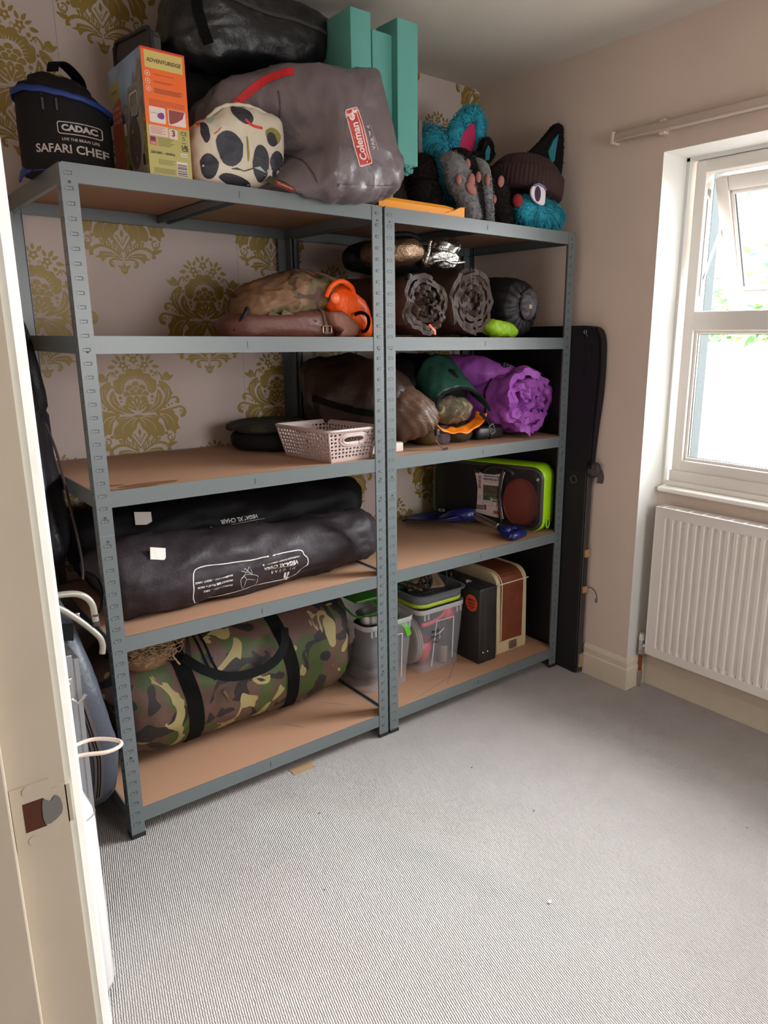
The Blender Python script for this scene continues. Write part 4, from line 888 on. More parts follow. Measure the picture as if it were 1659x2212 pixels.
# ---- costume pieces
def costume():
    Mc = mat('turquoise_fur', (.008, .27, .37), .8, sheen=.1, var=(30, .25)); Mk = mat('black_fur', (.006, .004, .0035), .9, spec=.2); Mn = mat('navy_fur', (.012, .014, .14), .8); Mp = mat('pink_felt', (.45, .015, .09), .8)
    Mg = mat('grey_fur', (.17, .17, .175), .85, var=(60, .3)); Mpad = mat('pink_pad', (.30, .115, .095), .8)
    r = thing('animal_mask', 'fluffy turquoise costume head with a pink lined ear, beside the foam', 'mask', (1.44, .36, ZT), 'furry costume masks')
    s = lump('skull', (1.385, .34, 2.00), (.105, .11, .165), (1, 1), Mc, r, nu=28, nv=16); sk = fur('fur', [s], 3600, .035, .0016, Mc, s, .5, 3)
    arc = cat([(1.425, .275, 2.085), (1.438, .27, 2.14), (1.475, .265, 2.188), (1.520, .262, 2.214), (1.548, .262, 2.198), (1.557, .265, 2.15), (1.552, .27, 2.10), (1.54, .275, 2.05)], False, 4); N = len(arc)
    lobe = ob('ear', G().tube(arc, [.030-.010*i/N for i in range(N)], 14), Mc, r, smooth=True); fur('fur', [lobe], 2400, .018, .0014, Mc, lobe, .25, 5)
    pk = ob('ear_lining', G().prism([(1.450, 2.085), (1.48, 2.05), (1.53, 2.06), (1.545, 2.12), (1.535, 2.19), (1.50, 2.17), (1.465, 2.13)], lambda u, w, d: V((u, .262+d, w)), 0, .008), Mp, r)
    nv = lump('ear_base', (1.535, .29, 2.03), (.07, .03, .045), (1, 1), Mn, r, nu=20, nv=12); fur('fur', [nv], 900, .02, .0014, Mn, nv, .3, 8)
    # mitts standing in a row
    def paw(label, path, rad_, m, pads, seed, n=1500, fl=.013):
        r = thing('costume_paw', label, 'costume paw', (path[0][0], path[0][1], ZT), 'furry costume paws in a row')
        b = bag('body', path, rad_, m, r, crease(12, .004, (1, 1, 1), seed, 2), ZT, seg=20, n=6); tr = bvh(b); fur('fur', [b], n, fl, .0013, m, b, .3, seed)
        for x, z, a, c_, rot in pads:
            h, nn = on(tr, (x, -.3, z), (0, 1, 0)); T = Matrix.Translation(h+V((0, -.004, 0))) @ Ry(rot); ob('pad', G().sell((0, 0, 0), (a, .009, c_), (1, 1), 16, 10, 0, T), Mpad, r, smooth=True)
    paw('thick black fur costume paw at the left end, nearest the foam', [(1.25, .20, ZT+.03), (1.225, .19, 1.89), (1.22, .19, 1.96), (1.25, .2, 2.01)], [.055, .062, .06, .03], Mk, [], 11, 1800, .022)
    paw('grey fur costume paw with four pink pads, second from the foam', [(1.36, .075, ZT+.012), (1.335, .07, 1.86), (1.30, .075, 1.92), (1.275, .09, 1.98), (1.25, .12, 2.0)], [.028, .034, .046, .040, .015], Mg, [(1.303, 1.925, .015, .022, 10), (1.262, 1.925, .011, .017, 0), (1.275, 1.872, .026, .016, 35)], 12)
    paw('black fur costume paw between the two grey ones', [(1.42, .12, ZT+.012), (1.405, .11, 1.87), (1.375, .11, 1.94), (1.345, .12, 2.01), (1.31, .15, 2.03)], [.03, .034, .040, .038, .015], Mk, [(1.372, 1.95, .012, .018, 0), (1.333, 1.99, .011, .016, -15)], 13)
    paw('narrow grey fur costume paw facing right, third from the foam', [(1.455, .09, ZT+.012), (1.44, .085, 1.87), (1.425, .085, 1.93), (1.415, .09, 1.99), (1.395, .12, 2.015)], [.018, .020, .024, .022, .01], Mg, [(1.41, 1.945, .009, .020, 0)], 14, 900)
    paw('black fur costume paw with pink pads beside the brown beanie', [(1.53, .10, ZT+.012), (1.51, .09, 1.86), (1.485, .09, 1.92), (1.475, .1, 1.97), (1.49, .12, 1.99)], [.035, .042, .046, .036, .014], Mk, [(1.465, 1.945, .014, .020, 12), (1.452, 1.888, .010, .016, 0)], 15)
    # second head
    r = thing('animal_mask', 'black and turquoise costume head wearing the brown beanie, at the right end', 'mask', (1.68, .15, ZT), 'furry costume masks')
    s = lump('skull', (1.685, .17, 1.935), (.125, .12, .135), (1, .9), Mk, r, None, None, ZT, 28, 16); fur('fur', [s], 2200, .014, .0014, Mk, s, .4, 21)
    mz = lump('muzzle', (1.70, .085, 1.865), (.12, .075, .055), (.9, .9), Mc, r, None, None, ZT, 28, 14); fur('fur', [mz], 2600, .030, .0015, Mc, mz, .6, 22)
    mz = lump('cheek', (1.61, .06, 1.87), (.045, .04, .05), (1, 1), Mc, r, None, None, ZT, 18, 12); fur('fur', [mz], 1100, .014, .0014, Mc, mz, .3, 23)
    ob('nose', G().sell((1.533, .030, 1.888), (.022, .016, .022), (1, 1), 18, 12), mat('red_felt', (.20, .006, .012), .9), r, smooth=True)
    T = Matrix.Translation(V((1.605, .004, 1.912))) @ Rz(4)
    fe = lambda u, w, d_: T @ V((u, -d_, w))
    ey = ob('eye', G().prism([(p.x, p.y) for p in cat([(-.040, .0), (-.030, .024), (.0, .031), (.036, .024), (.042, .0), (.036, -.030), (.008, -.032), (-.024, -.020)], True, 4)], fe, 0, .006), mat('eye_white', (.60, .55, .62), .5), r)
    ob('iris', G().prism([(.0-.004+.017*cos(t*pi/10), .001+.026*sin(t*pi/10)) for t in range(20)], fe, .006, .0075), mat('purple_iris', (.045, .012, .05), .4), ey)
    ob('pupil', G().prism([(-.004+.006*cos(t*pi/8), .003+.016*sin(t*pi/8)) for t in range(16)], fe, .0075, .0085), M_dark, ey)
    g = G().tube([T @ V((x, -.006, z)) for x, z in ((-.026, .027), (.0, .035), (.030, .030), (.043, .020))], .0045, 8); ob('eyelid', g, mat('mauve_lid', (.13, .12, .20), .7), ey, smooth=True)
    def ear(P, lining, seed, y):
        e_ = ob('ear', G().prism(P, lambda u, w, d: V((u, y+d, w)), 0, .03), Mk, r); fur('fur', [e_], 1100, .012, .0013, Mk, e_, .1, seed)
        ob('ear_lining', G().prism(lining, lambda u, w, d: V((u, y-.006+d, w)), 0, .008), mat('teal_felt', (.01, .17, .22), .8), e_)
    ear([(1.68, 2.08), (1.74, 2.03), (1.80, 1.99), (1.835, 1.99), (1.855, 2.03), (1.862, 2.10), (1.858, 2.17), (1.852, 2.20), (1.825, 2.205), (1.79, 2.172), (1.745, 2.13)], [(1.768, 2.095), (1.79, 2.055), (1.805, 2.07), (1.815, 2.13), (1.822, 2.165), (1.795, 2.14)], 24, .11)
    ear([(1.47, 2.03), (1.50, 2.025), (1.555, 2.04), (1.58, 2.07), (1.57, 2.115), (1.545, 2.13), (1.525, 2.11), (1.51, 2.075), (1.48, 2.07)], [(1.525, 2.045), (1.545, 2.05), (1.55, 2.085), (1.54, 2.10), (1.527, 2.08)], 25, .20)
    ob('elastic_cord', G().tube(cat([(1.795, .130, 2.145), (1.80, .128, 2.10), (1.818, .128, 2.055), (1.833, .126, 2.035), (1.825, .124, 2.045), (1.84, .124, 2.05)], False, 4), .0012, 5), mat('tan_cord', (.42, .30, .18), .7), r)
    # knitted beanie
    b = thing('beanie', 'dark brown ribbed knitted beanie pulled over the costume head', 'hat', (1.68, .15, 1.95))
    Mb = mat('brown_knit', (.032, .012, .011), .95, bump=[(300, .0012)])
    T = Matrix.Translation(V((1.675, .140, 1.945))) @ Ry(9); n = 300
    def rib(z0, rows, amp, k): return [[T @ V(((rx+amp*cos(k*a))*cos(a), (ry+amp*cos(k*a))*sin(a), z)) for a in [2*pi*j/n for j in range(n)]] for z, rx, ry in rows]
    ob('crown', G().rings(rib(0, [(0, .135, .135), (.05, .138, .136), (.085, .125, .122), (.11, .098, .095), (.125, .06, .058), (.132, .02, .02)], .0014, 56)), Mb, b, smooth=True)
    ob('turned_cuff', G().rings(rib(0, [(-.015, .140, .140), (-.012, .147, .147), (.02, .150, .149), (.055, .147, .146), (.062, .140, .140)], .0018, 56)), Mb, b, smooth=True)
costume()
# ------------------------------------------------------------------ second shelf
Z2 = 1.4094
def shelf2():
    M_camo = ramp_mix('arid_camouflage', [(.155, .078, .036), (.09, .065, .022), (.06, .024, .014), (.34, .20, .11)], [.52, .58, .70], 8, .75, 1.0, (1, 1, 1.3))
    r = thing('camouflage_tarpaulin', 'crumpled tan camouflage tarpaulin heaped on the brown bag', 'tarpaulin', (.69, .2, 1.48))
    ob('heap', G().cushion([(.488, 1.475), (.501, 1.512), (.54, 1.553), (.602, 1.578), (.69, 1.605), (.74, 1.611), (.79, 1.605), (.827, 1.587), (.850, 1.559), (.86, 1.535), (.79, 1.500), (.718, 1.478), (.62, 1.468), (.557, 1.462), (.511, 1.462), (.490, 1.466)], .19, .11, (.6, .8), 56, n=9), M_camo, r, smooth=True, disp=add2(crease(9, .018, (1, .8, 1.6), 31, 4), crease(26, .007, (.8, 1, 1.6), 5, 2)), zmin=1.462)
    for k, P in enumerate(([(.56, .09, 1.475), (.60, .075, 1.455), (.64, .075, 1.43)], [(.60, .085, 1.48), (.65, .075, 1.46), (.69, .08, 1.465)])):
        ob('loose_tie', G().ribbon(cat(P, False, 4), .022, (0, -1, .3), .002), M_camo, r)
    Mb = cloth('oxblood_waxed_cloth', (.105, .040, .030), .45)
    r = thing('brown_tool_roll', 'reddish brown cloth roll with a buckled strap, lowest in the pile', 'bag', (.63, .14, Z2))
    b = ob('body', G().cushion([(.430, 1.442), (.445, 1.460), (.474, 1.470), (.594, 1.478), (.722, 1.492), (.789, 1.492), (.80, 1.47), (.81, 1.44), (.80, 1.405), (.67, 1.400), (.47, 1.400), (.435, 1.405)], .15, .085, (.55, .8), 36, n=9), Mb, r, smooth=True, disp=add2(crease(7, .008, (.5, 1, 1.4), 33, 3), crease(22, .003, (.4, 1, 1), 6, 2)), zmin=Z2); tr = bvh(b)
    strap('strap', tr, [(.742, -.2, 1.50), (.738, -.2, 1.47), (.742, -.2, 1.44), (.742, -.2, 1.418)], (0, 1, 0), .012, mat('leather_strap', (.16, .10, .06), .5), r)
    h, nn = on(tr, (.742, -.2, 1.432), (0, 1, 0)); Q = [h+V((x, -.006, z)) for x, z in rrect(.030, .022, .003, 2)]; ob('buckle', G().tube(Q+[Q[0]], .0018, 6), mat('brass_buckle', (.30, .24, .18), .3, .8), r)
    ob('opening_lip', G().tube(cat([(.45, .10, 1.425), (.468, .088, 1.455), (.485, .09, 1.478), (.50, .11, 1.49)], False, 4), .006, 8), M_blk, r, smooth=True)
    fl = ob('front_flap', G().cushion([(.745, 1.485), (.80, 1.484), (.845, 1.462), (.858, 1.44), (.845, 1.415), (.81, 1.405), (.775, 1.405), (.79, 1.42), (.775, 1.435), (.75, 1.45)], .075, .03, (.5, .8), 30, n=8), cloth('dusty_rose_cloth', (.20, .085, .06), .65), r, smooth=True, disp=crease(14, .010, (1, 1, .6), 35, 4), zmin=Z2)
    lump('fallen_cloth', (0, 0, 0), (.001, .001, .001), (1, 1), Mb, r) if False else None
    r = thing('orange_dry_bag', 'bright orange dry bag slumped beside the camouflage tarpaulin', 'dry bag', (.87, .13, Z2))
    b = ob('body', G().cushion([(.762, 1.530), (.778, 1.560), (.809, 1.570), (.847, 1.567), (.872, 1.546), (.914, 1.517), (.937, 1.466), (.936, 1.412), (.90, 1.405), (.867, 1.43), (.832, 1.455), (.781, 1.482)], .13, .06, (.55, .8), 40, n=8), M_org, r, smooth=True, disp=add2(crease(10, .010, (1, 1, 1), 37, 4), crease(26, .003, (1, 1, 1), 3, 2)), zmin=Z2)
    ob('cap', G().sell((.778, .068, 1.526), (.018, .010, .018), (1, 1), 20, 12), mat('orange_cap', (.90, .16, .05), .35), r, smooth=True)
    ob('rolled_mouth', G().tube(cat([(.752, .08, 1.53), (.765, .068, 1.562), (.80, .065, 1.578), (.84, .07, 1.562), (.855, .08, 1.535)], False, 5), .008, 8), M_org, r, smooth=True)
    ob('buckle_strap', G().tube(cat([(.84, .055, 1.478), (.86, .048, 1.485), (.885, .05, 1.475), (.893, .055, 1.452), (.885, .06, 1.43), (.87, .06, 1.428)], False, 5), .0055, 8), M_strap, r, smooth=True)
    lump('green_cloth', (.80, .18, 1.475), (.10, .07, .035), (.9, .9), cloth('bottle_green_nylon', (.012, .045, .02), .5), None, None, crease(11, .008, (1, 1, 1), 38), 1.45)
    tag(bpy.data.objects['green_cloth'], 'dark green cloth pinched between the tarpaulin and the orange bag', 'cloth')
    r = lump('folded_mat', (.86, .42, 1.505), (.15, .14, .096), (.6, .5), cloth('dark_plum_nylon', (.040, .022, .022), .5), None, None, crease(5, .010, (1, 1, 2), 39), Z2); tag(r, 'dark plum folded mat at the back behind the orange dry bag', 'mat')
    # rolled mats, ends to the front
    Mo = cloth('brown_mat_shell', (.095, .052, .040), .5, b=((90, .0006), (14, .004))); Mi = mat('dark_mat_lining', (.042, .024, .019), .5, spec=.22, var=(16, .4)); Mp = mat('pale_piping', (.10, .075, .07), .7)
    r = thing('rolled_sleeping_mat', 'brown self-inflating mat rolled up with an orange tag, nearest the centre posts', 'rolled mat', (1.08, .25, Z2), 'brown rolled mats')
    roll('roll', (1.105, .022, 1.513), (-.06, 1, 0), .50, .098, 4.6, .0150, [Mo, Mi], r, .0038, 3, .012, nth=56, zmin=Z2, pipe=Mp, fold=.022, wav=.008, squash=1.04, inner=1)
    lump('core_cloth', (1.101, .075, 1.513), (.085, .035, .088), (1, 1), Mi, r, None, crease(18, .016, (1, 1, 1), 64, 3))
    ob('valve', G().cyl((1.03, .03, 1.602), (1.03, .012, 1.600), .010, 14).cyl((1.03, .02, 1.602), (1.03, .008, 1.600), .007, 12), M_dark, r)
    ob('pull_tag', G().ribbon(cat([(1.112, .016, 1.452), (1.118, .008, 1.44), (1.13, .008, 1.43), (1.132, .01, 1.418)], False, 4), .008, (0, -1, 0), .002), mat('coral_tape', (.85, .16, .08), .5), r)
    r = thing('rolled_sleeping_mat', 'brown mat rolled up with pale edging, between the tagged roll and the black sack', 'rolled mat', (1.33, .28, Z2), 'brown rolled mats')
    roll('roll', (1.335, .040, 1.530), (-.08, 1, 0), .50, .108, 4.6, .0170, [Mo, Mi], r, .0038, 9, .012, nth=56, zmin=Z2, pipe=Mp, fold=.018, wav=.009, squash=1.10, inner=1)
    lump('core_cloth', (1.331, .095, 1.530), (.09, .035, .10), (1, 1), Mi, r, None, crease(18, .016, (1, 1, 1), 65, 3))
    ob('cord_lock', G().tube([(1.31, .03, 1.645), (1.325, .025, 1.632), (1.30, .022, 1.628), (1.31, .03, 1.645)], .003, 6), M_dark, r)
    r = thing('stuff_sack', 'black stuff sack with a grey gathered end, right of the two rolled mats', 'stuff sack', (1.60, .3, Z2), 'black stuff sacks')
    Ms = cloth('black_ripstop', (.008, .007, .008), .48)
    def pleat(p, n): a = atan2(p.z-1.525, p.x-1.62); k = max(0, 1-abs(p.y-.07)/.06); return .004*sin(a*17+noise.noise(p*9)*3)*k
    b = bag('body', [(1.625, .062, 1.522), (1.622, .085, 1.522), (1.615, .15, 1.522), (1.60, .32, 1.522), (1.585, .50, 1.52)], [.05, .098, .114, .112, .09], Ms, r, add2(crease(8, .008, (1, 1, 1), 41), pleat), Z2)
    me = lump('gathered_end', (1.632, .052, 1.532), (.046, .018, .056), (1, 1), cloth('grey_lining', (.045, .038, .046), .45), r, None, crease(24, .010, (1, 1, 1), 42)); ob('toggle', G().bbox(1.612, 1.628, .028, .042, 1.516, 1.532, .003, 2), mat('buff_plastic', (.35, .27, .18), .5), r)
    strap('strap', bvh(b), [(1.66, -.2, 1.62), (1.70, -.2, 1.58), (1.715, -.2, 1.50), (1.70, -.2, 1.44)], (0, 1, 0), .012, M_strap, r)
    r = lump('green_pouch', (1.485, .055, 1.436), (.085, .040, .032), (.95, .9), cloth('lime_nylon', (.20, .36, .008), .45), None, Ry(10), add2(crease(7, .022, (1, 1, 1), 43, 4), lambda p, n: -.09*max(0, (p.x-1.50))), Z2); tag(r, 'small lime green pouch wedged under the second brown roll', 'pouch')
    # on top of the rolls
    Mf = mat('silver_foil', (.42, .42, .41), .22, 1., bump=[(60, .006)]); r = thing('foil_blanket', 'crinkled silver foil mat folded on top of the rolled mats', 'foil mat', (1.16, .15, 1.63))
    lump('folded_sheet', (1.045, .13, 1.682), (.085, .11, .042), (.7, .7), mat('bronze_foil', (.26, .17, .11), .3, .85, bump=[(160, .004)]), r, Ry(-6), crease(14, .010, (1, 1, 1), 44), 1.63)
    lump('crumpled_end', (1.20, .085, 1.668), (.085, .06, .038), (.9, .9), Mf, r, None, add2(crease(12, .018, (1, 1, 1), 45, 4)), 1.638, 90, 50)
    ob('edge_fold', G().tube(cat([(1.11, .035, 1.648), (1.115, .025, 1.68), (1.125, .03, 1.71), (1.135, .035, 1.722)], False, 5), .006, 8), Mf, r, smooth=True)
    ob('edge_fold', G().tube(cat([(1.14, .03, 1.655), (1.18, .02, 1.662), (1.22, .02, 1.655), (1.28, .025, 1.662)], False, 5), .005, 8), Mf, r, smooth=True)
    lump('crumpled_fold', (1.225, .075, 1.705), (.055, .045, .030), (.9, .9), Mf, r, Ry(-12), crease(16, .020, (1, 1, 1), 47, 4))
    r = bag('stuff_sack', [(1.00, .34, 1.672), (1.08, .34, 1.685), (1.25, .34, 1.688), (1.42, .32, 1.683), (1.50, .30, 1.672)], [.03, .055, .062, .060, .03], Ms, None, crease(9, .008, (1, 1, 1), 46), 1.625); tag(r, 'long black sack lying high at the back behind the silver foil mat', 'stuff sack', 'black stuff sacks')
    g = G().tube(cat([(.97, .17, 1.66), (1.0, .16, 1.70), (1.05, .14, 1.738), (1.11, .12, 1.745), (1.15, .11, 1.73)], False, 5), .010, 8); r = ob('black_mat_edge', g, M_blk, None, smooth=True); tag(r, 'black bound edge of a thin mat arching over the silver foil', 'mat')
shelf2()

# ------------------------------------------------------------------ third shelf
Z3 = 1.0199
def shelf3():
    r = thing('camouflage_pouch', 'flat round black bag with a camouflage top, at the back beside the white basket', 'bag', (.76, .45, Z3))
    b = lump('base', (.745, .44, 1.056), (.158, .145, .038), (1, .6), M_blk2, r, None, crease(7, .006, (1, 1, 1), 51), Z3)
    lump('cover', (.74, .44, 1.100), (.165, .150, .020), (1, .9), ramp_mix('dark_woodland_cloth', [(.018, .013, .008), (.022, .022, .009), (.008, .007, .006), (.12, .085, .05)], [.5, .53, .66], 14, .8), r, None, crease(8, .014, (1, 1, 1), 52))
    # lattice basket
    r = thing('plastic_basket', 'pale greige plastic lattice basket with an oval handle hole', 'basket', (.785, .15, Z3))
    Mb = mat('greige_plastic', (.44, .345, .32), .45); T = Matrix.Translation(V((.783, .148, Z3))) @ Rz(6.5); H = .103
    def wallgrid(p0, p1, q0, q1, n, hole):
        """lattice between bottom edge p0-p1 and top edge q0-q1: cells with a slanted opening"""
        g = G(); m = 7; P = lambda u, w: (V(p0).lerp(V(p1), u)).lerp(V(q0).lerp(V(q1), u), w)
        for j in range(m):
            for i in range(n):
                u0, u1, w0, w1 = i/n, (i+1)/n, .08+j/m*.84, .08+(j+1)/m*.84; du, dw = u1-u0, w1-w0
                cu, cw = (u0+u1)/2, (w0+w1)/2
                out = [(u0, w0), (u1, w0), (u1, w1), (u0, w1)]
                if hole and abs(cu-.5) < .24 and .55 < cw < .82: continue
                s = 1 if (i+j) % 2 else -1
                inn = [(u0+du*(.16 if s > 0 else .40), w0+dw*.16), (u0+du*.84, w0+dw*(.30 if s > 0 else .52)), (u0+du*(.60 if s > 0 else .84), w0+dw*.86), (u0+du*.16, w0+dw*(.62 if s > 0 else .80))]
                k = len(g.v); g.v += [P(*q) for q in out+inn]
                for a in range(4): g.f.append((k+a, k+(a+1) % 4, k+4+(a+1) % 4, k+4+a)); g.m.append(0)
        for w0, w1 in ((0, .08), (.92, 1)):
            k = len(g.v); g.v += [P(0, w0), P(1, w0), P(1, w1), P(0, w1)]; g.f.append((k, k+1, k+2, k+3)); g.m.append(0)
        g.v = [T @ p for p in g.v]; return g, P
    a, b_, c_, d = .082, .118, .104, .140; z = .003
    B = [(-a, -b_, z), (a, -b_, z), (a, b_, z), (-a, b_, z)]; Tt = [(-c_, -d, H), (c_, -d, H), (c_, d, H), (-c_, d, H)]
    for i in range(4):
        j = (i+1) % 4; n = 12 if i % 2 == 0 else 17; g, P = wallgrid(B[i], B[j], Tt[i], Tt[j], n, i % 2 == 0); ob('lattice_wall', g, Mb, r, solid=.0022)
        if i % 2 == 0:
            Q = [T @ (P(.5+x, .685+y)) for x, y in rrect(.46, .25, .12, 6)]; g = G().tube(Q+[Q[0]], .0055, 8)
            Q2 = [T @ (P(.5+x, .685+y)) for x, y in rrect(.56, .36, .16, 6)]; g.tube(Q2+[Q2[0]], .0045, 6); ob('handle_opening', g, Mb, r, smooth=True)
    ob('base', G().bbox(-a, a, -b_, b_, 0, .004, .001, 1, 0, T), Mb, r)
    Q = [T @ V((x, y, H)) for x, y in rrect(2*c_+.01, 2*d+.01, .018, 5)]; ob('rim', G().tube(Q+[Q[0]], .0048, 8), Mb, r, smooth=True)
    g = G()
    for i in range(4): g.tube([T @ V(B[i]), T @ V(Tt[i])], .004, 8)
    ob('corner_rib', g, Mb, r) if False else None
    for i in range(4): ob('corner_rib', G().tube([T @ V(B[i]), T @ V(Tt[i])], .004, 8), Mb, r, smooth=True)
    g = G(); g.bbox(.905, 1.045, .07, .26, Z3, Z3+.036, .008, 3); r = ob('white_tray', g, mat('off_white_plastic', (.60, .52, .48), .4), None, smooth=True, sharp=40); tag(r, 'low off-white plastic box behind the centre posts', 'box')
    # brown sleeping bag sack
    r = thing('sleeping_bag_sack', 'large chocolate brown sleeping bag sack lying behind the centre posts', 'sleeping bag', (1.0, .33, Z3))
    b = bag('body', [(.905, .47, 1.19), (.93, .45, 1.195), (.985, .38, 1.19), (1.05, .25, 1.175), (1.10, .15, 1.145), (1.135, .10, 1.12)], [.08, .135, .155, .138, .100, .050], M_brn, r, add2(crease(5, .030, (1, 1, 1), 53, 4), crease(14, .012, (1, 1, 1), 4, 2)), Z3+.036 if False else Z3); tr = bvh(b)
    strap('strap', tr, [(.78, .1, 1.20), (.86, .0, 1.165), (.93, -.05, 1.15), (1.0, -.05, 1.13)], (.25, 1, 0), .024, M_strap, r)
    b2 = bag('gathered_skirt', [(1.07, .19, 1.16), (1.09, .14, 1.145), (1.125, .09, 1.115), (1.145, .075, 1.085)], [.090, .098, .085, .045], M_brn2, r, add2(crease(10, .012, (1, 1, 1), 54), lambda p, n: .004*sin(p.x*190+p.z*120)), Z3)
    for k, P in enumerate(([(1.15, .06, 1.10), (1.165, .04, 1.07), (1.16, .03, 1.05), (1.175, .02, 1.03), (1.185, .02, Z3+.003)], [(1.14, .06, 1.12), (1.158, .035, 1.09), (1.15, .03, 1.06), (1.17, .03, 1.04), (1.20, .04, Z3+.003), (1.215, .03, Z3+.003)], [(1.185, .02, Z3+.003), (1.178, .01, Z3+.003), (1.19, .005, Z3+.003), (1.20, .02, Z3+.003)])):
        ob('drawcord', G().tube(cat(P, False, 6), .0022, 6), mat('brown_cord', (.10, .045, .03), .7), r, smooth=True)
    ob('cord_lock', G().bbox(1.150, 1.166, .018, .034, 1.072, 1.096, .004, 2), M_dark, r)
    # olive and mauve pouches
    r = lump('olive_pouch', (1.222, .17, 1.058), (.042, .055, .042), (.8, .8), cloth('olive_brown_nylon', (.10, .065, .02), .5), None, None, crease(12, .008, (1, 1, 1), 55), Z3); tag(r, 'small olive brown pouch right beside the brown cord end', 'pouch')
    r = lump('mauve_pouch', (1.278, .165, 1.052), (.040, .050, .040), (.9, .8), cloth('mauve_grey_nylon', (.12, .095, .115), .35), None, None, crease(13, .010, (1, 1, 1), 56), Z3); tag(r, 'small shiny mauve grey pouch in front of the green hooded sack', 'pouch')
    r = lump('brown_bundle', (1.375, .20, 1.055), (.07, .09, .045), (.9, .8), cloth('sepia_nylon', (.05, .032, .018), .5), None, None, crease(11, .010, (1, 1, 1), 57), Z3); tag(r, 'dark brown cloth bundle lying under the orange opening', 'bundle')
    r = bag('stuff_sack', [(1.20, .48, 1.20), (1.22, .42, 1.21), (1.23, .30, 1.22), (1.235, .22, 1.20)], [.06, .11, .105, .05], M_blk, None, crease(7, .010, (1, 1, 1), 58), Z3); tag(r, 'black sack in deep shadow above the brown sleeping bag', 'stuff sack', 'black stuff sacks')
    # green hooded sack with orange lining
    r = thing('green_tent_sack', 'dark green sack with orange lined open mouth and a black buckle', 'sack', (1.32, .28, Z3))
    Mg = cloth('forest_green_nylon', (.012, .052, .036), .5)
    bag('body', [(1.34, .50, 1.24), (1.34, .46, 1.25), (1.335, .32, 1.24), (1.32, .20, 1.20), (1.31, .15, 1.17)], [.05, .095, .105, .100, .075], [M_blk], r, crease(7, .010, (1, 1, 1), 59), Z3)
    nJ, nI = 12, 30; R = []
    for j in range(nJ+1):     # hood arching over the mouth
        t = j/nJ; row = []
        for i in range(nI+1):
            a = pi*(i/nI); rx = .118+.012*t; rz = .118-.028*t; row.append(V((1.305-rx*cos(a)+.02*(1-t), .22-.17*t+.035*sin(a)*t, 1.155+rz*sin(a)*(1+.0*t)+.075*(1-t)-.016*t+.008*noise.noise(V((i*.4, j*.5, 2))))))
        R.append(row)
    h = ob('hood', G().rings(R, cap=False, closed=False), Mg, r, smooth=True, solid=.003)
    E = R[-1]; ob('hood_binding', G().ribbon([p+V((0, -.002, 0)) for p in E], .010, (0, -1, .2), .003), M_strap, r)
    R = []
    for j in range(7):
        t = j/6; R.append([V((1.305-(.128-.012*t)*cos(a), .062+.05*t, 1.140-(.010+.065*sin(a))*(1-.2*t)+.010*noise.noise(V((a*3, t*2, 5))))) for a in [pi*k/28 for k in range(29)]])
    ob('orange_lining', G().rings(R, cap=False, closed=False), cloth('orange_lining_nylon', (.80, .20, .008), .4), r, smooth=True, solid=.003)
    ob('packed_contents', G().sell((1.31, .125, 1.145), (.095, .05, .05), (1, 1), 40, 24), M_camo_in(), r, smooth=True, disp=crease(16, .014, (1, 1, 1), 60))
    P = cat([(1.39, .055, 1.135), (1.42, .05, 1.11), (1.44, .048, 1.085)], False, 4); ob('buckle_strap', G().ribbon(P, .012, (0, -1, 0), .003), M_strap, r)
    Q = [V((1.447+x*.8-z*.35, .045, 1.072+z*.9+x*.35)) for x, z in rrect(.026, .036, .004, 2)]; ob('buckle', G().tube(Q+[Q[0]], .003, 6).tube([Q[2], Q[8]], .002, 6), mat('charcoal_plastic', (.07, .07, .07), .4), r)
    r = thing('black_case', 'small glossy black case lying in front of the purple mat', 'case', (1.52, .16, Z3))
    ob('case', G().bbox(1.44, 1.585, .115, .20, Z3, Z3+.052, .014, 4), mat('glossy_black', (.014, .012, .012), .25), r, smooth=True, sharp=50); ob('lid_line', G().box(1.503, 1.506, .1135, .2015, Z3+.001, Z3+.0525), M_strap, r)
    # purple airbed
    Mp = cloth('purple_airbed_nylon', (.29, .070, .36), .45, b=((50, .002), (18, .004))); r = thing('rolled_airbed', 'bright purple rolled airbed held by a black elastic cord', 'rolled airbed', (1.68, .25, Z3))
    rt = bvh(roll('roll', (1.672, .062, 1.158), (-.10, 1, 0), .42, .130, 3.6, .029, [Mp, Mp], r, .0095, 4, .018, nth=72, NJ=26, inner=1, zmin=Z3, fold=.035, wav=.012))
    lump('core', (1.672, .13, 1.158), (.09, .055, .09), (1, 1), Mp, r, None, crease(14, .02, (1, 1, 1), 62, 3))
    b = bag('loose_fold', [(1.44, .42, 1.265), (1.48, .38, 1.275), (1.56, .26, 1.275), (1.63, .17, 1.262), (1.70, .12, 1.235)], [.05, .075, .075, .055, .03], Mp, r, add2(crease(8, .014, (1, 1, 1), 63), crease(22, .004, (1, 1, 1), 2, 2)), Z3, sq=.8)
    P = []
    for k in range(40):
        a = 2*pi*k/39; dd = V((cos(a), 0, sin(a))); c0 = V((1.655, .165, 1.158)); h = rt.ray_cast(c0+dd*.35, -dd)[0]; P.append((h if h else c0+dd*.14)+dd*.002)
    for p in P: p.z = max(p.z, Z3+.001)
    ob('elastic_cord', G().tube(P, .0028, 8), M_strap, r, smooth=True)
    ob('cord_toggle', G().bbox(1.590, 1.614, .132, .158, 1.292, 1.316, .007, 3).cyl((1.602, .134, 1.304), (1.602, .122, 1.304), .008, 12), M_dark, r, smooth=True)
def M_camo_in(): return ramp_mix('tan_camouflage', [(.10, .065, .03), (.05, .045, .02), (.22, .15, .09)], [.5, .6], 22, .8)
shelf3()

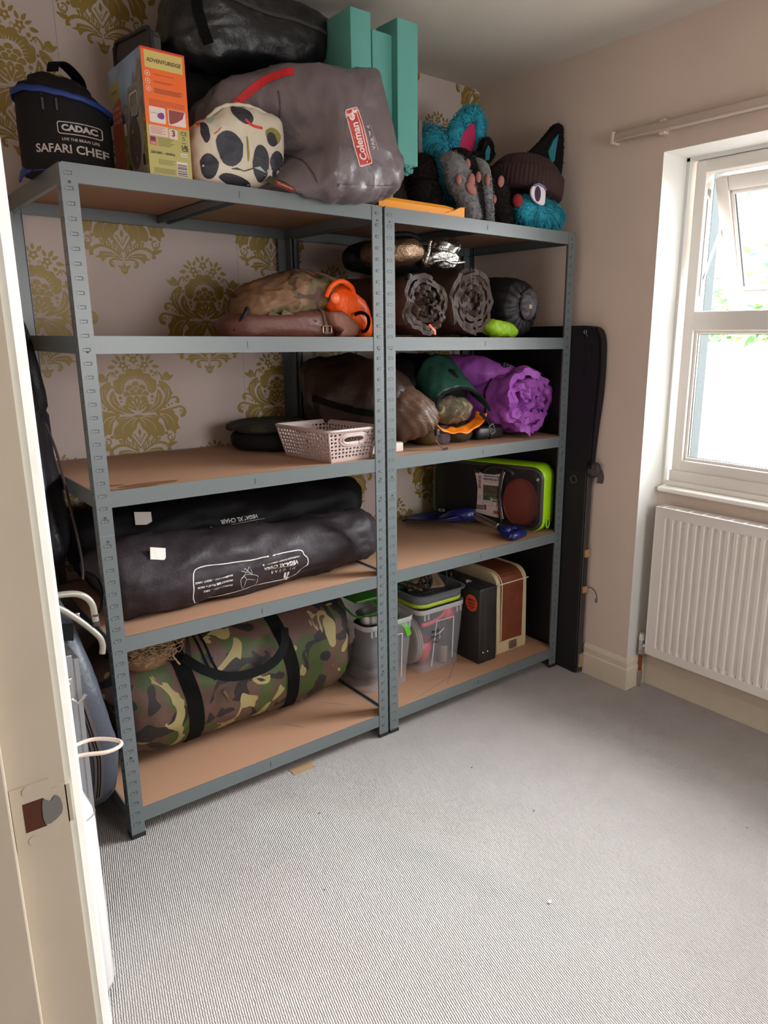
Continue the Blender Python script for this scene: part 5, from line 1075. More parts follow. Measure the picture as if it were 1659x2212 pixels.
# ------------------------------------------------------------------ fourth shelf
Z4 = .6159
def chair_bags():
    def label(root, tree, O, back=False):
        x, y = V((-1, 0, .0)), V((0, 0, -1)); W_ = mat('white_print', (.6, .6, .6), .6)
        if not back:
            pts = cat([(-.185, .030), (-.165, .050), (-.05, .052), (.0, .048), (.08, .056), (.165, .060), (.190, .045), (.194, .0), (.188, -.045), (.165, -.060), (.05, -.052), (.0, -.045), (-.06, -.046), (-.135, -.048), (-.165, -.040), (-.185, -.018), (-.2, -.005), (-.198, .015)], True, 5)
            pts = [(p.x, -p.y) for p in pts]; N = len(pts); C = [V(p) for p in pts]; inn = []
            for i in range(N):
                d = (C[(i+1) % N]-C[i-1]).normalized(); inn.append((C[i]+V((-d.y, d.x))*.0032)[:])
            flat('label_outline', frame2(pts, inn), O, x, y, W_, root, tree, .0012, .015)
            text('h', .040, O+x*-.125+y*.035, x, y, W_, root, tree, bold=.002, shear=.0); text('HI GEAR', .0145, O+x*-.108+y*.008, x, y, W_, root, tree, spacing=1.7)
            text('VEGA-XL CHAIR', .0175, O+x*-.098+y*-.012, x, y, W_, root, tree, bold=.0007, shear=.15, sx=.98); text('LUXURIOUS QUILTED DESIGN - COMPACT STORAGE', .0070, O+x*-.098+y*-.028, x, y, W_, root, tree, bold=.0002, sx=.82)
            for k, s in enumerate(('PRODUCT WEIGHT: 3.8KG', 'PRODUCT SIZE: 74 x 67 x 103CM', 'MAXIMUM LOAD WEIGHT: 120KG')): text(s, .0085, O+x*.068+y*(.018-k*.0165), x, y, W_, root, tree, bold=.0003, sx=.92, align='LEFT')
            def ln(P, w=.0012):
                c_ = [V(p) for p in P]; A, B = [], []
                for i, p in enumerate(c_):
                    d = (c_[min(i+1, len(c_)-1)]-c_[max(i-1, 0)]).normalized(); n = V((-d.y, d.x)); A.append((p+n*w/2)[:]); B.append((p-n*w/2)[:])
                return (A+B[::-1], 0, 1)
            f = [ln(cat([(-.012, .040), (.026, .044), (.034, .038), (.042, .010), (.030, -.004), (.018, -.006), (-.012, .004), (-.016, .022), (-.012, .040)], False, 4)), ln(cat([(.030, .040), (.022, .012), (-.006, .018)], False, 4)), ln(cat([(.022, .012), (.028, .0), (.040, .004)], False, 4)), ln([(.004, -.002), (.028, -.028), (.030, -.022)]), ln([(.038, .004), (.012, -.030), (.004, -.006)]), ln([(.04, -.022), (.006, -.006)])]
            flat('label_rule', [ln([(-.15, -.003), (-.065, -.003)], .0010)], O, x, y, W_, root, tree, .0012, .01); flat('chair_drawing', f, O, x, y, W_, root, tree, .0012, .01)
        else:
            text('HI GEAR', .018, O+x*-.05+y*.002, x, y, W_, root, tree, spacing=1.6); text('VEGAS XL CHAIR', .0175, O+x*-.04+y*-.022, x, y, W_, root, tree, bold=.0005, shear=.15)
            flat('label_outline', [([(-.13, -.010), (-.005, -.010), (-.005, -.009), (-.13, -.009)], 0, 1), ([(.165, -.014), (.169, -.014), (.169, .02), (.165, .02)], 0, 1), ([(.04, .0), (.065, -.012), (.066, -.011), (.041, .001)], 0, 1)], O, x, y, W_, root, tree, .0012, .02)
            text('PRODUCT SIZE: 74 x 67 x 103CM', .009, O+x*.05+y*.0, x, y, W_, root, tree, align='LEFT')
    def care(root, tree, p, a, rot):
        h, n = on(tree, (p[0], p[1]-.4, p[2]), (0, 1, 0)); T = Matrix.Translation(h+V((0, -.006, 0))) @ Ry(rot) @ Rx(-28)
        ob('care_tag', G().bbox(-a/2, a/2, -.001, .001, -a*.40, a*.40, .0004, 1, 0, T), mat('white_tag', (.62, .58, .54), .6, bump=[(60, .002)]), root)
    r = thing('folding_chair_bag', 'long dark aubergine camping chair bag with a white outlined chair label, in front', 'chair bag', (.5, .17, Z4), 'camping chair bags')
    b = bag('body', [(.035, .18, .715), (.075, .18, .725), (.25, .175, .725), (.50, .175, .715), (.75, .18, .71), (.92, .195, .715), (.985, .20, .715)], [.06, .108, .112, .102, .096, .088, .035], M_aub, r, add2(crease(4.5, .026, (.8, 1, 1.5), 71, 4), crease(13, .010, (.5, 1, 1.3), 6, 3)), Z4, n=12, seg=64); tr = bvh(b)
    label(r, tr, V((.45, -.3, .692))); care(r, tr, (.175, .0, .806), .045, 14)
    r = thing('folding_chair_bag', 'black camping chair bag pushed to the back above the aubergine one', 'chair bag', (.5, .43, Z4), 'camping chair bags')
    b = bag('body', [(.03, .43, .745), (.08, .43, .755), (.3, .43, .755), (.6, .43, .755), (.90, .43, .755), (.985, .43, .765), (1.0, .43, .765)], [.06, .126, .136, .136, .134, .128, .115], M_blk, r, add2(crease(4.5, .024, (.6, 1, 1.7), 73, 4), crease(12, .010, (.4, 1, 1.2), 6, 3)), Z4, n=12, seg=64, e=.72, sq=.98); tr = bvh(b)
    label(r, tr, V((.48, -.1, .795)), True); care(r, tr, (.215, .2, .86), .052, 8)
chair_bags()

def badminton():
    r = thing('badminton_set_case', 'smoky clear plastic badminton set case with a bright lime rim', 'sports case', (1.66, .25, Z4))
    A = V((1.715, .012, 0)); d = V((-.185, .50, 0)); Ln = d.length; d.normalize(); nrm = V((-d.y, d.x, 0))*-1
    if nrm.x < 0: nrm = -nrm      # towards the window wall
    H = .283; f = lambda u, w, k: A+d*u+nrm*k+V((0, 0, Z4+w))
    def sec(k, inset, r_): return [f(Ln/2+x, H/2+y, k) for x, y in rrect(Ln-inset*2, H-inset*2, r_, 7)]
    Mg = mat('lime_plastic', (.30, .60, .005), .3); Msm = clear('smoky_plastic', (.010, .008, .008), .88, .4)
    g = G().rings([sec(.018, .012, .05), sec(.022, .003, .052), sec(.115, .0, .052), sec(.128, .008, .05)], cap=False)
    ob('lime_rim', g, Mg, r, smooth=True, solid=.003)
    g = G().rings([sec(.030, .010, .06), sec(.016, .012, .058), sec(.006, .022, .05), sec(.001, .04, .04)], cap=True); ob('front_shell', g, mat('dark_bevel', (.03, .026, .026), .3), r, smooth=True) if False else None
    g = G(); g.rings([sec(.026, .004, .052), sec(.016, .008, .050), sec(.010, .018, .046)], cap=False); ob('shell_edge', g, mat('charcoal_bevel', (.035, .031, .031), .4), r, smooth=True, solid=.002)
    g = G(); g.add([f(u, w, .011) for u, w in [(.186, .018)]+[(Ln-.06, .018), (Ln-.03, .03), (Ln-.018, .06), (Ln-.018, H-.06), (Ln-.03, H-.03), (Ln-.06, H-.018)]+[(.186, H-.018)]], [tuple(range(8))])
    for q in ([(.018, .05), (.05, .018), (.186, .018), (.186, .030), (.04, .030), (.026, .045)], [(.018, H-.05), (.05, H-.018), (.186, H-.018), (.186, H-.028), (.04, H-.028), (.026, H-.045)], [(.018, .05), (.026, .045), (.026, H-.045), (.018, H-.05)]): g.add([f(u, w, .011) for u, w in q], [tuple(range(len(q)))])
    ob('front_shell', g, Msm, r)
    g = G(); g.add([f(.0+u, w, .104) for u, w in ((.03, .03), (Ln-.03, .03), (Ln-.03, H-.03), (.03, H-.03))], [(0, 1, 2, 3)]); ob('back_shell', g, mat('case_brown', (.035, .025, .02), .5), r)
    # domed window at the near end, racket heads inside
    P = lambda u0, u1, w0, w1, rr: [(u0+(u1-u0)/2+x, w0+(w1-w0)/2+y) for x, y in rrect(u1-u0, w1-w0, rr, 6)]
    g = G().rings([[f(u, w, .010) for u, w in P(.022, .185, .022, .262, .04)], [f(u, w, .002) for u, w in P(.03, .175, .032, .250, .035)]], cap=False)
    g.add([f(u, w, .0015) for u, w in P(.03, .175, .032, .250, .035)], [tuple(range(28))]); ob('clear_dome', g, clear('smoky_window', (.04, .03, .028), .40, .2), r, smooth=True, sharp=40)
    g = G().tube([f(.186+.012*sin(pi*t), .02+.24*t, .004) for t in [k/16 for k in range(17)]], .006, 8); ob('moulded_rib', g, M_dark, r, smooth=True)
    C = [f(.120+.078*cos(a), .115+.100*sin(a), .045) for a in [2*pi*k/40 for k in range(41)]]; ob('racket_frame', G().tube(C, .005, 8), mat('racket_red', (.28, .02, .015), .4), r)
    g = G().add([f(.120+.074*cos(a), .115+.095*sin(a), .047) for a in [2*pi*k/24 for k in range(24)]], [tuple(range(24))]); ob('racket_face', g, mat('faded_red', (.34, .035, .02), .7), r)
    # cone-shaped hole at the foot of the rim
    c0 = A+nrm*.055+V((0, 0, Z4+.040)); e1 = nrm; g = G(); o_ = -d
    Q = [c0+o_*.0035+e1*.017*cos(a)+V((0, 0, .021*sin(a))) for a in [2*pi*k/24 for k in range(25)]]; ob('rim_hole', G().tube(Q, .003, 6), Mg, r, smooth=True)
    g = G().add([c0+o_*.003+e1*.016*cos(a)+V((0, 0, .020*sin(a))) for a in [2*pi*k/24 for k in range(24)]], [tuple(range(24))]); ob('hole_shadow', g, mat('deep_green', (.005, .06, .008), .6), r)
    g = G().tube([f(Ln*.38+.05*cos(a)*1.3, H-.045+.03*sin(a), .0) for a in [pi*k/12 for k in range(13)]], .009, 8); ob('carry_handle', g, M_dark, r, smooth=True)
    # paper band with print
    U = .250; xd = -d; yd = V((0, 0, 1)); O = f(U, .148, .0065)
    O = f(U, .148, .008); W_ = mat('label_paper', (.50, .42, .40), .5); ph = mat('label_photo', (.06, .09, .03), .5, var=(60, .6)); br = mat('label_photo_dark', (.07, .045, .035), .5, var=(80, .5)); K = mat('label_black', (.02, .016, .016), .5); R_ = mat('label_red', (.26, .02, .02), .5); Y_ = mat('label_amber', (.50, .20, .03), .5)
    out = [(-.058, .095), (-.05, .092), (-.02, .082), (.02, .082), (.05, .092), (.062, .10), (.052, .06), (.046, .0), (.05, -.05), (.062, -.105), (.0, -.098), (-.05, -.090), (-.045, -.04), (-.044, .02), (-.05, .06)]
    q = lambda a, b_, c_, e_, m_, l: ([(a, c_), (b_, c_), (b_, e_), (a, e_)], m_, l)
    F = [(out, 0, 1), q(-.022, .044, -.032, .035, 1, 2), q(-.022, .046, .0, .035, 2, 3), q(.008, .046, -.036, -.018, 0, 4), q(.014, .046, -.024, -.019, 3, 5), q(.014, .046, -.034, -.029, 3, 5), q(-.056, -.038, .082, .094, 3, 2), q(-.046, -.02, -.060, -.056, 3, 2), q(-.047, -.02, -.066, -.062, 3, 2), q(-.048, -.02, -.074, -.069, 3, 2), q(-.018, -.008, -.074, -.052, 4, 2), q(.018, .052, -.088, -.072, 5, 2)]
    for k in range(4): F.append(q(-.02, .03, .046+.006*k, .047+.006*k, 3, 2))
    for k in range(4): F.append(q(-.042, -.030, -.030+.005*k, -.029+.005*k, 3, 2))
    F += frame2([(-.022, -.054), (.018, -.054), (.018, -.039), (-.022, -.039)], [(-.021, -.053), (.017, -.053), (.017, -.040), (-.021, -.040)], 3, 2)
    F = [([(x*1.22, y) for x, y in P_], m_, l) for P_, m_, l in F]
    flat('paper_band', F, O, xd, yd, [W_, ph, br, K, R_, Y_], r, lift=.0003)
    t = lambda s, sz, u, w, m_, X=xd, Y=yd, **k: text(s, sz, O+xd*u*1.22+yd*w, X, Y, m_, r, lift=.0022, **k)
    t('Badminton Set', .0125, .012, .074, K, bold=.0001); t('with Pop Up Net', .0125, .014, .061, K, bold=.0002); t('SPORTS', .016, -.034, .045, R_, X=yd, Y=-xd, bold=.0004); t('3', .016, .033, -.047, K, bold=.0004); t('96263', .012, .035, -.080, R_, bold=.0005)
badminton()

def shovel():
    r = thing('folding_snow_shovel', 'blue plastic shovel with a steel shaft and D-shaped grip', 'shovel', (1.5, .3, Z4)); Mb = mat('royal_blue_plastic', (.006, .012, .11), .3, coat=.2)
    cx, cy = 1.475, .395; T = Matrix.Translation(V((1.475, .41, Z4+.035))) @ Rz(-58)
    # blade: dished sheet, long axis local X (tip at -X)
    R = []
    for i in range(15):
        u = -.145+.27*i/14; w = .105*min(1, .30+1.1*(i/14))*(1 if i < 12 else 1-.12*(i-11)); row = []
        for j in range(13):
            v = -1+2*j/12; row.append(T @ V((u, v*w, .030*v*v*(.4+.6*i/14)+.012*(i/14)+(-.030 if i < 1 else -.022+.010*i/14))))
        R.append(row)
    ob('blade', G().rings(R, cap=False, closed=False), Mb, r, smooth=True, solid=.004)
    ob('socket', G().tube([T @ V((.02, 0, -.004)), T @ V((.08, 0, .012)), T @ V((.13, 0, .022)), T @ V((.175, 0, .026))], [.012, .030, .032, .024], 18), Mb, r, smooth=True)
    g = flat('sticker', [(rrect(.045, .028, .002, 2), 0, 1), (rrect(.030, .018, .001, 2), 1, 2)], T @ V((.02, .02, .030)), T.to_3x3() @ V((-.3, 1, 0)), T.to_3x3() @ V((-1, -.3, .1)), [mat('sticker_white', (.5, .5, .5), .4), mat('sticker_print', (.06, .05, .05), .4)], r)
    a = T @ V((.17, 0, .024)); b_ = V((1.572, .085, Z4+.030)); dd = (b_-a).normalized()
    ob('shaft', G().cyl(a-dd*.02, b_, .0135, 20), M_steel, r, smooth=True, sharp=40); ob('shaft_collar', G().cyl(a+dd*((b_-a).length*.78), a+dd*((b_-a).length*.80), .0155, 20), M_chrome, r, smooth=True, sharp=40)
    ob('grip_socket', G().tube([b_-dd*.03, b_+dd*.01, b_+dd*.03], [.016, .020, .018], 16), Mb, r, smooth=True)
    p = V((dd.y, -dd.x, 0)).normalized(); e1, e2 = b_+dd*.085-p*.052+V((0, 0, -.012)), b_+dd*.085+p*.052+V((0, 0, -.012))
    e1, e2 = V((1.545, .020, Z4+.018)), V((1.640, .040, Z4+.018))
    ob('cross_grip', G().tube([e1, e1.lerp(e2, .06), e1.lerp(e2, .5), e2.lerp(e1, .06), e2], [.013, .0165, .0175, .0165, .013], 18), Mb, r, smooth=True)
    for q, b2 in ((e1, V((1.545, .075, Z4+.024))), (e2, V((1.635, .085, Z4+.026)))): ob('grip_arm', G().tube(cat([b_+dd*.0, b2, q+(b2-q)*.3, q], False, 5), .0125, 12), Mb, r, smooth=True)
shovel()
# ------------------------------------------------------------------ bottom shelf
Z5 = .0875
def bottom():
    M = ramp_mix('woodland_camouflage', [(.088, .046, .031), (.045, .066, .014), (.014, .011, .010), (.29, .23, .095)], [.56, .57, .61], 6.5, .62, 1.6, (1, 1, .8), bump=[(120, .0006), (25, .002)])
    r = thing('camouflage_duffel', 'big woodland camouflage duffel bag with black webbing handles', 'duffel bag', (.5, .36, Z5))
    b = bag('body', [(.055, .35, .27), (.075, .35, .275), (.16, .35, .285), (.40, .36, .29), (.65, .37, .29), (.84, .38, .285), (.885, .38, .28), (.90, .38, .28)], [.13, .175, .196, .206, .206, .196, .17, .10], M, r, add2(crease(4, .018, (.8, 1, 1), 81, 3), crease(13, .004, (1, 1, 1), 4, 2)), Z5, n=10, seg=72, e=.9)
    for v in b.data.vertices:
        if v.co.z+WL[b].z > .535: v.co.z = .535-WL[b].z
    tr = bvh(b)
    for x0 in (.245, .60): strap('webbing_band', tr, [(x0-.015+.03*0, -.2, .47), (x0+.0, -.2, .40), (x0+.022, -.2, .28), (x0+.03, -.2, .17), (x0+.03, -.2, .105)], (0, 1, 0), .048, M_strap, r, n=7)
    P = cat([(.245, .165, .44), (.29, .125, .40), (.36, .105, .362), (.44, .10, .350), (.52, .105, .362), (.57, .12, .40), (.595, .16, .45)], False, 6)
    ob('carry_handle', G().ribbon(P, .030, (0, -1, .35), .004), M_strap, r)
    ob('zip_pull', G().ribbon([(.36, .142, .30), (.37, .135, .275), (.375, .134, .255)], .008, (0, -1, 0), .003), mat('old_brass', (.12, .08, .04), .4, .7), r)
    for k, x in enumerate((.33, .31)): strap('side_seam', tr, [(x, -.2, .47), (x+.01, -.2, .40), (x+.03, -.2, .34)], (0, 1, 0), .006, M_strap, r)
    # rustic net / raffia bundle on the duffel
    r = thing('raffia_bundle', 'tan bundle of tangled raffia in a shallow bowl on the camouflage duffel', 'raffia', (.15, .22, .40)); Mr_ = mat('raffia', (.36, .23, .12), .8)
    ob('bowl', G().rings([[V((.150+a*cos(t), .215+a*.7*sin(t), z)) for t in [2*pi*k/30 for k in range(30)]] for a, z in ((.03, .412), (.06, .425), (.078, .45), (.084, .478), (.080, .478), (.07, .452))]), mat('bark_bowl', (.22, .12, .06), .6, bump=[(60, .003)]), r, smooth=True)
    rnd = random.Random(4)
    for n_ in range(4):
        g = G()
        for i in range(45):
            p = V((.15+rnd.uniform(-.06, .06), .195+rnd.uniform(-.045, .03), .47+rnd.uniform(-.01, .045))); pts = [p]
            for k in range(6): p = p+V((rnd.uniform(-.022, .022), rnd.uniform(-.014, .014), rnd.uniform(-.013, .013))); pts.append(p)
            g.tube(cat(pts, False, 2), .0012, 4)
        ob('raffia_strands', g, Mr_, r)
    ob('cord_loop', G().tube(cat([(.205, .17, .50), (.215, .155, .48), (.212, .15, .46), (.222, .15, .44), (.232, .155, .425), (.226, .15, .43), (.215, .155, .455)], False, 5), .002, 6), Mr_, r)
    # clear storage boxes
    Mc = clear('clear_polypropylene', (.60, .60, .64), .22, .2); Mc2 = clear('clear_rim', (.75, .75, .78), .55, .25)
    def cbox(label, x0, x1, y0, y1, tx, ty, H):
        """tapered tub; x0..y1 rim, tx/ty taper"""
        r = thing('clear_storage_box', label, 'storage box', ((x0+x1)/2, (y0+y1)/2, Z5), 'clear plastic storage boxes'); w, h = x1-x0, y1-y0; cx, cy = (x0+x1)/2, (y0+y1)/2
        S = lambda k, z, rr: [V((x, y, z)) for x, y in rrect(w-2*tx*(1-k), h-2*ty*(1-k), rr, 5, cx, cy)]
        ob('tub', G().rings([S(0, Z5+.0, .02), S(.02, Z5+.002, .024), S(.08, Z5+.03, .026), S(.5, Z5+H*.5, .03), S(.93, Z5+H-.02, .034)], cap=False).add(S(0, Z5+.001, .02), [tuple(range(24))]), Mc, r, smooth=True, sharp=50)
        A, B = S(.93, Z5+H-.02, .034), S(1, Z5+H-.018, .036); g = G().rings([A, B, S(1, Z5+H, .036), S(.97, Z5+H, .036)], cap=False); ob('rim', g, Mc2, r, smooth=True, sharp=40)
        g = G(); yf = y0+ty*.35+.002
        for u in (.12, .20, .80, .88): g.box(x0+w*u-.0015, x0+w*u+.0015, y0+ty*.10, y0+ty*.12+.006, Z5+H-.045, Z5+H-.018)
        ob('rim_ribs', g, Mc2, r)
        Q = [(x0+w*.30, Z5+.02), (x0+w*.36, Z5+H*.78), (x0+w*.72, Z5+H*.78), (x0+w*.74, Z5+.03)]; fy = lambda z: y0+ty*(1-(z-Z5)/H)-.001
        ob('front_moulding', G().tube([V((x, fy(z)-.001, z)) for x, z in Q], .0028, 6), Mc2, r); return r
    cbox('clear plastic tub straddling the centre posts, full of pans and black gear', .915, 1.148, .135, .50, .024, .022, .280)
    cbox('clear plastic tub holding red kitchen things, under the grey washing-up bowl', 1.178, 1.428, .150, .50, .022, .020, .276)
    r = thing('saucepan_stack', 'stacked steel camping pans showing above the left clear tub', 'pans', (1.0, .26, .2)); 
    for k, (z, rr) in enumerate(((.285, .058), (.325, .048))):
        ob('pan', G().rings([[V((1.0+a*cos(t), .24+a*sin(t), zz)) for t in [2*pi*i/36 for i in range(36)]] for a, zz in ((rr*.9, z), (rr, z+.01), (rr, z+.055), (rr+.004, z+.057), (rr-.002, z+.057), (rr-.004, z+.012))]), M_steel if k else M_dark, r, smooth=True, sharp=40)
    ob('pan_handle', G().tube(cat([(1.04, .22, .335), (1.07, .19, .345), (1.10, .17, .36)], False, 4), .007, 8), M_dark, r, smooth=True)
    for n_, c_, rr, lab in (('black_pot', (1.03, .26, .215), (.078, .085, .068), 'dark grey round pot seen through the left clear tub'), ('black_pouch', (1.02, .30, .135), (.075, .11, .04), 'dark bag in the bottom of the left clear tub')):
        o = lump(n_, c_, rr, (.9, .8), mat('slate_ware', (.045, .05, .065), .4), None, None, None, Z5+.004); tag(o, lab, 'cookware')
    r = thing('dinner_plates', 'pale round plates on edge in the left clear tub', 'plates', (1.10, .25, .1)) if False else None
    for k in range(3):
        x = 1.203+.011*k; o = ob('plate', G().rings([[V((xx, .29+a*cos(t), .20+a*sin(t))) for t in [2*pi*i/40 for i in range(40)]] for a, xx in ((.002, x+.006), (.07, x+.006), (.105, x-.002), (.106, x), (.07, x+.009), (.002, x+.009))], cap=False), mat('off_white_ware', (.50, .46, .42), .4), None, smooth=True)
        tag(o, 'off-white plate standing on edge at the left inside the right clear tub', 'plate', 'plates on edge in the clear tub')
    Mr_ = mat('red_plastic', (.60, .035, .06), .4)
    o = ob('red_bowl', G().rings([[V((1.262+a*cos(t), .245+a*sin(t), z)) for t in [2*pi*i/36 for i in range(36)]] for a, z in ((.018, .10), (.030, .115), (.040, .15), (.044, .195), (.042, .195), (.034, .15))]), Mr_, None, smooth=True); tag(o, 'red bowl at the bottom of the right clear tub', 'bowl')
    o = ob('red_ladle', G().tube(cat([(1.22, .19, .285), (1.27, .19, .285), (1.32, .19, .300), (1.345, .19, .320)], False, 4), .009, 8).sell((1.362, .192, .305), (.028, .022, .032), (1, 1), 18, 12), Mr_, None, smooth=True); tag(o, 'red plastic ladle leaning high inside the right clear tub', 'ladle')
    r = thing('pepper_mill', 'steel and black bottle standing at the right inside the right clear tub', 'flask', (1.355, .20, Z5+.004)); ob('body', G().cyl((1.352, .205, .0925), (1.352, .205, .165), .024, 24), M_steel, r, smooth=True, sharp=40); ob('neck', G().cyl((1.352, .205, .165), (1.352, .205, .28), .018, 20), M_dark, r, smooth=True, sharp=40)
    o = ob('scissors', G().tube([V((1.30+.014*cos(t), .185, .215+.014*sin(t))) for t in [2*pi*i/20 for i in range(21)]], .003, 6).tube([(1.305, .185, .228), (1.34, .19, .245)], .0025, 6), M_steel, None); tag(o, 'small metal ring tool hanging inside the right clear tub', 'tool')
    o = ob('green_peg', G().ribbon(cat([(1.085, .17, .35), (1.10, .145, .335), (1.115, .14, .29)], False, 4), .022, (0, -1, 0), .006), mat('leaf_green_plastic', (.10, .42, .02), .35), None); tag(o, 'green plastic clip hooked inside the left clear tub', 'clip')
    M_ink = mat('marker_ink', (.03, .01, .02), .5)
    for s, x, z in (('handy', 1.262, .262), ('proof', 1.260, .240), ('1 of 2', 1.262, .218)): text(s, .017, (x, .1555, z), (1, 0, 0), (0, 0, 1), M_ink, bpy.data.objects['clear_storage_box.001'], shear=.35, lift=.001, bold=.0005, name='handwriting')
    o = ob('green_dish', G().rings([[V((x, y, .405+(y-.3)*.28)) for x, y in rrect(w_, h_, .03, 4, .985, .37)] for w_, h_ in ((.11, .30), (.13, .32))], cap=False).bbox(.93, 1.04, .22, .52, .39, .40, .004, 2, 0, Matrix.Translation(V((0, 0, .045))) @ Rx(0)), mat('grass_green_plastic', (.04, .25, .02), .35), None); tag(o, 'green plastic shallow dish lying tilted behind the left clear tub pans', 'dish')
    # collapsible bowl
    r = thing('washing_up_bowl', 'grey collapsible washing-up bowl with a lime band on the right tub', 'bowl', (1.30, .33, Z5+.277)); zb = Z5+.278; cx, cy = 1.298, .315
    S = lambda w_, h_, z, rr=.05: [V((x, y, z)) for x, y in rrect(w_, h_, rr, 6, cx, cy)]
    ob('bowl', G().rings([S(.22, .30, zb+.0), S(.235, .315, zb+.018), S(.245, .33, zb+.022), S(.25, .335, zb+.048), S(.27, .355, zb+.052), S(.272, .357, zb+.058), S(.25, .335, zb+.058), S(.225, .31, zb+.02)]), mat('slate_silicone', (.13, .145, .16), .45), r, smooth=True, sharp=60)
    ob('lime_band', G().rings([S(.228, .308, zb+.002), S(.240, .322, zb+.004), S(.248, .330, zb+.018), S(.236, .318, zb+.021)], cap=False), mat('lime_silicone', (.38, .50, .02), .45), r, smooth=True)
    zc = zb+.03
    T = Matrix.Translation(V((1.335, .36, zc+.035))) @ Rz(-18) @ Rx(14)
    g = G(); Pp = rrect(.16, .22, .02, 5); Hh = rrect(.07, .028, .013, 5, .0, -.075)
    for q in ([(-.08, -.11), (.08, -.11), (.08, -.09), (-.08, -.09)], [(-.08, -.09), (-.035, -.09), (-.035, -.06), (-.08, -.06)], [(.035, -.09), (.08, -.09), (.08, -.06), (.035, -.06)], [(-.08, -.06), (.08, -.06), (.08, .10), (-.08, .10)]): g.prism(q, lambda u, w, d_: T @ V((u, w, d_)), 0, .010)
    o = ob('chopping_board', g, mat('beech_board', (.42, .27, .18), .6), None); tag(o, 'pale wooden chopping board with a handle slot lying in the grey bowl', 'chopping board')
    rnd = random.Random(9); g = G()
    for i in range(5):
        c0 = V((1.25+.02*i, .225+.012*i, zc+.035+.004*i)); a1, a2 = rnd.uniform(0, 3), rnd.uniform(.6, 1.4); u1 = V((cos(a1)*.4+.6, sin(a1)*.5, .1)).normalized(); u2 = V((-.2, .3, a2)).normalized()
        g.tube([c0+u1*.026*cos(t)+u2*.030*sin(t) for t in [2*pi*k/24 for k in range(25)]], .003, 6)
    g.tube(cat([(1.22, .2, zc+.02), (1.27, .18, zc+.03), (1.33, .19, zc+.02), (1.36, .20, zc+.05), (1.365, .21, zc+.09)], False, 6), .003, 6)
    o = ob('black_cable', g, M_dark, None, smooth=True); tag(o, 'coiled black cable heaped in the front of the grey bowl', 'cable')
    o = ob('green_bowl', G().rings([[V((1.235+a*cos(t), .36+a*sin(t), z)) for t in [2*pi*i/30 for i in range(30)]] for a, z in ((.03, zc), (.055, zc+.02), (.07, zc+.06), (.067, zc+.06), (.05, zc+.02))]), mat('emerald_plastic', (.012, .28, .035), .35), None, smooth=True); tag(o, 'green plastic bowl behind the coiled cable in the grey bowl', 'bowl')
    g = G().tube([(1.185, .33, zc+.052), (1.21, .26, zc+.045), (1.235, .195, zc+.036)], .0125, 18); o = ob('foil_roll', g, mat('kitchen_foil', (.45, .42, .38), .25, 1., bump=[(90, .004)]), None, smooth=True, sharp=50)
    tag(o, 'silver foil tube resting on the left rim of the grey bowl', 'foil roll')
    # briefcase
    x0, x1, y0, y1, z1 = 1.4405, 1.540, .085, .50, .415
    r = thing('briefcase', 'old black hard case on end with a round orange sticker', 'briefcase', (1.49, .29, Z5)); Mk = mat('black_leatherette', (.016, .013, .013), .5, bump=[(240, .0006)], var=(18, .3))
    ob('shell', G().bbox(x0, x1, y0, y1, Z5, z1, .006, 3), Mk, r, smooth=True, sharp=40); ob('lid_seam', G().box(x0+.030, x0+.0315, y0-.0008, y1, Z5, z1+.0008), mat('seam_grey', (.06, .055, .055), .5), r)
    ob('clasp', G().bbox(x0+.016, x0+.046, y0+.10, y0+.16, z1, z1+.006, .002, 2).bbox(x0+.02, x0+.042, y0+.11, y0+.15, z1+.006, z1+.010, .001, 1), M_steel, r); ob('clasp', G().bbox(x0+.020, x0+.028, y0+.205, y0+.213, z1, z1+.018, .001, 1), M_steel, r)
    for x in (.024, .050): ob('stud', G().sell((x0+x, y0, Z5+.047), (.0045, .003, .0045), (1, 1), 12, 8), M_chrome, r, smooth=True)
    C = [(.036*cos(t*pi/16), .036*sin(t*pi/16)) for t in range(32)]; Mo = mat('sticker_orange', (.62, .07, .015), .45)
    O = V((x0-.0004, .135, .346)); flat('sticker', [(C, 0, 1)], O, (0, -1, 0), (0, 0, 1), Mo, r)
    for s, sz, w in (('EARTH', .015, .012), ('WAY', .018, -.004), ('ROAD SHOW', .007, -.016), ('TOUR', .006, -.025)): text(s, sz, O+V((0, 0, w)), (0, -1, 0), (0, 0, 1), M_dark, r, lift=.001, bold=.0004)
    # portable record player case
    x0, x1, y0, y1, z1 = 1.562, 1.742, .105, .46, .448; r = thing('record_player_case', 'cream and brown vintage player case on end, right of the black case', 'player case', (1.65, .28, Z5)); Mcr = mat('cream_vinyl', (.52, .42, .25), .45, bump=[(300, .0003)]); Mbr = mat('brown_leatherette', (.15, .038, .016), .4, bump=[(200, .0006)], var=(26, .2))
    prof = [(y0, Z5+.012), (y0+.004, Z5), (y1, Z5), (y1, z1-.05), (y1-.05, z1)]+[(y0+.07-.062*sin(a), z1-.055+.055*cos(a)) for a in [pi/2*k/8 for k in range(9)]]
    ob('case', G().prism(prof, lambda u, w, d_: V((d_, u, w)), x0, x1), Mcr, r, smooth=True, sharp=35)
    def curve_at(s):      # front face up over the rounded top
        Z0 = Z5+.055; Hs = z1-.055-Z0; arc = .062*pi/2*.95
        if s < Hs: return V((0, y0-.001, Z0+s)), V((0, -1, 0))
        if s < Hs+arc: a = (s-Hs)/arc*pi/2; return V((0, y0+.07-.0635*cos(a)-.0065*(cos(a)), z1-.055+.0565*sin(a))), V((0, -cos(a), sin(a)))
        return V((0, y0+.07+(s-Hs-arc), z1+.0015)), V((0, 0, 1))
    g = G(); R = []
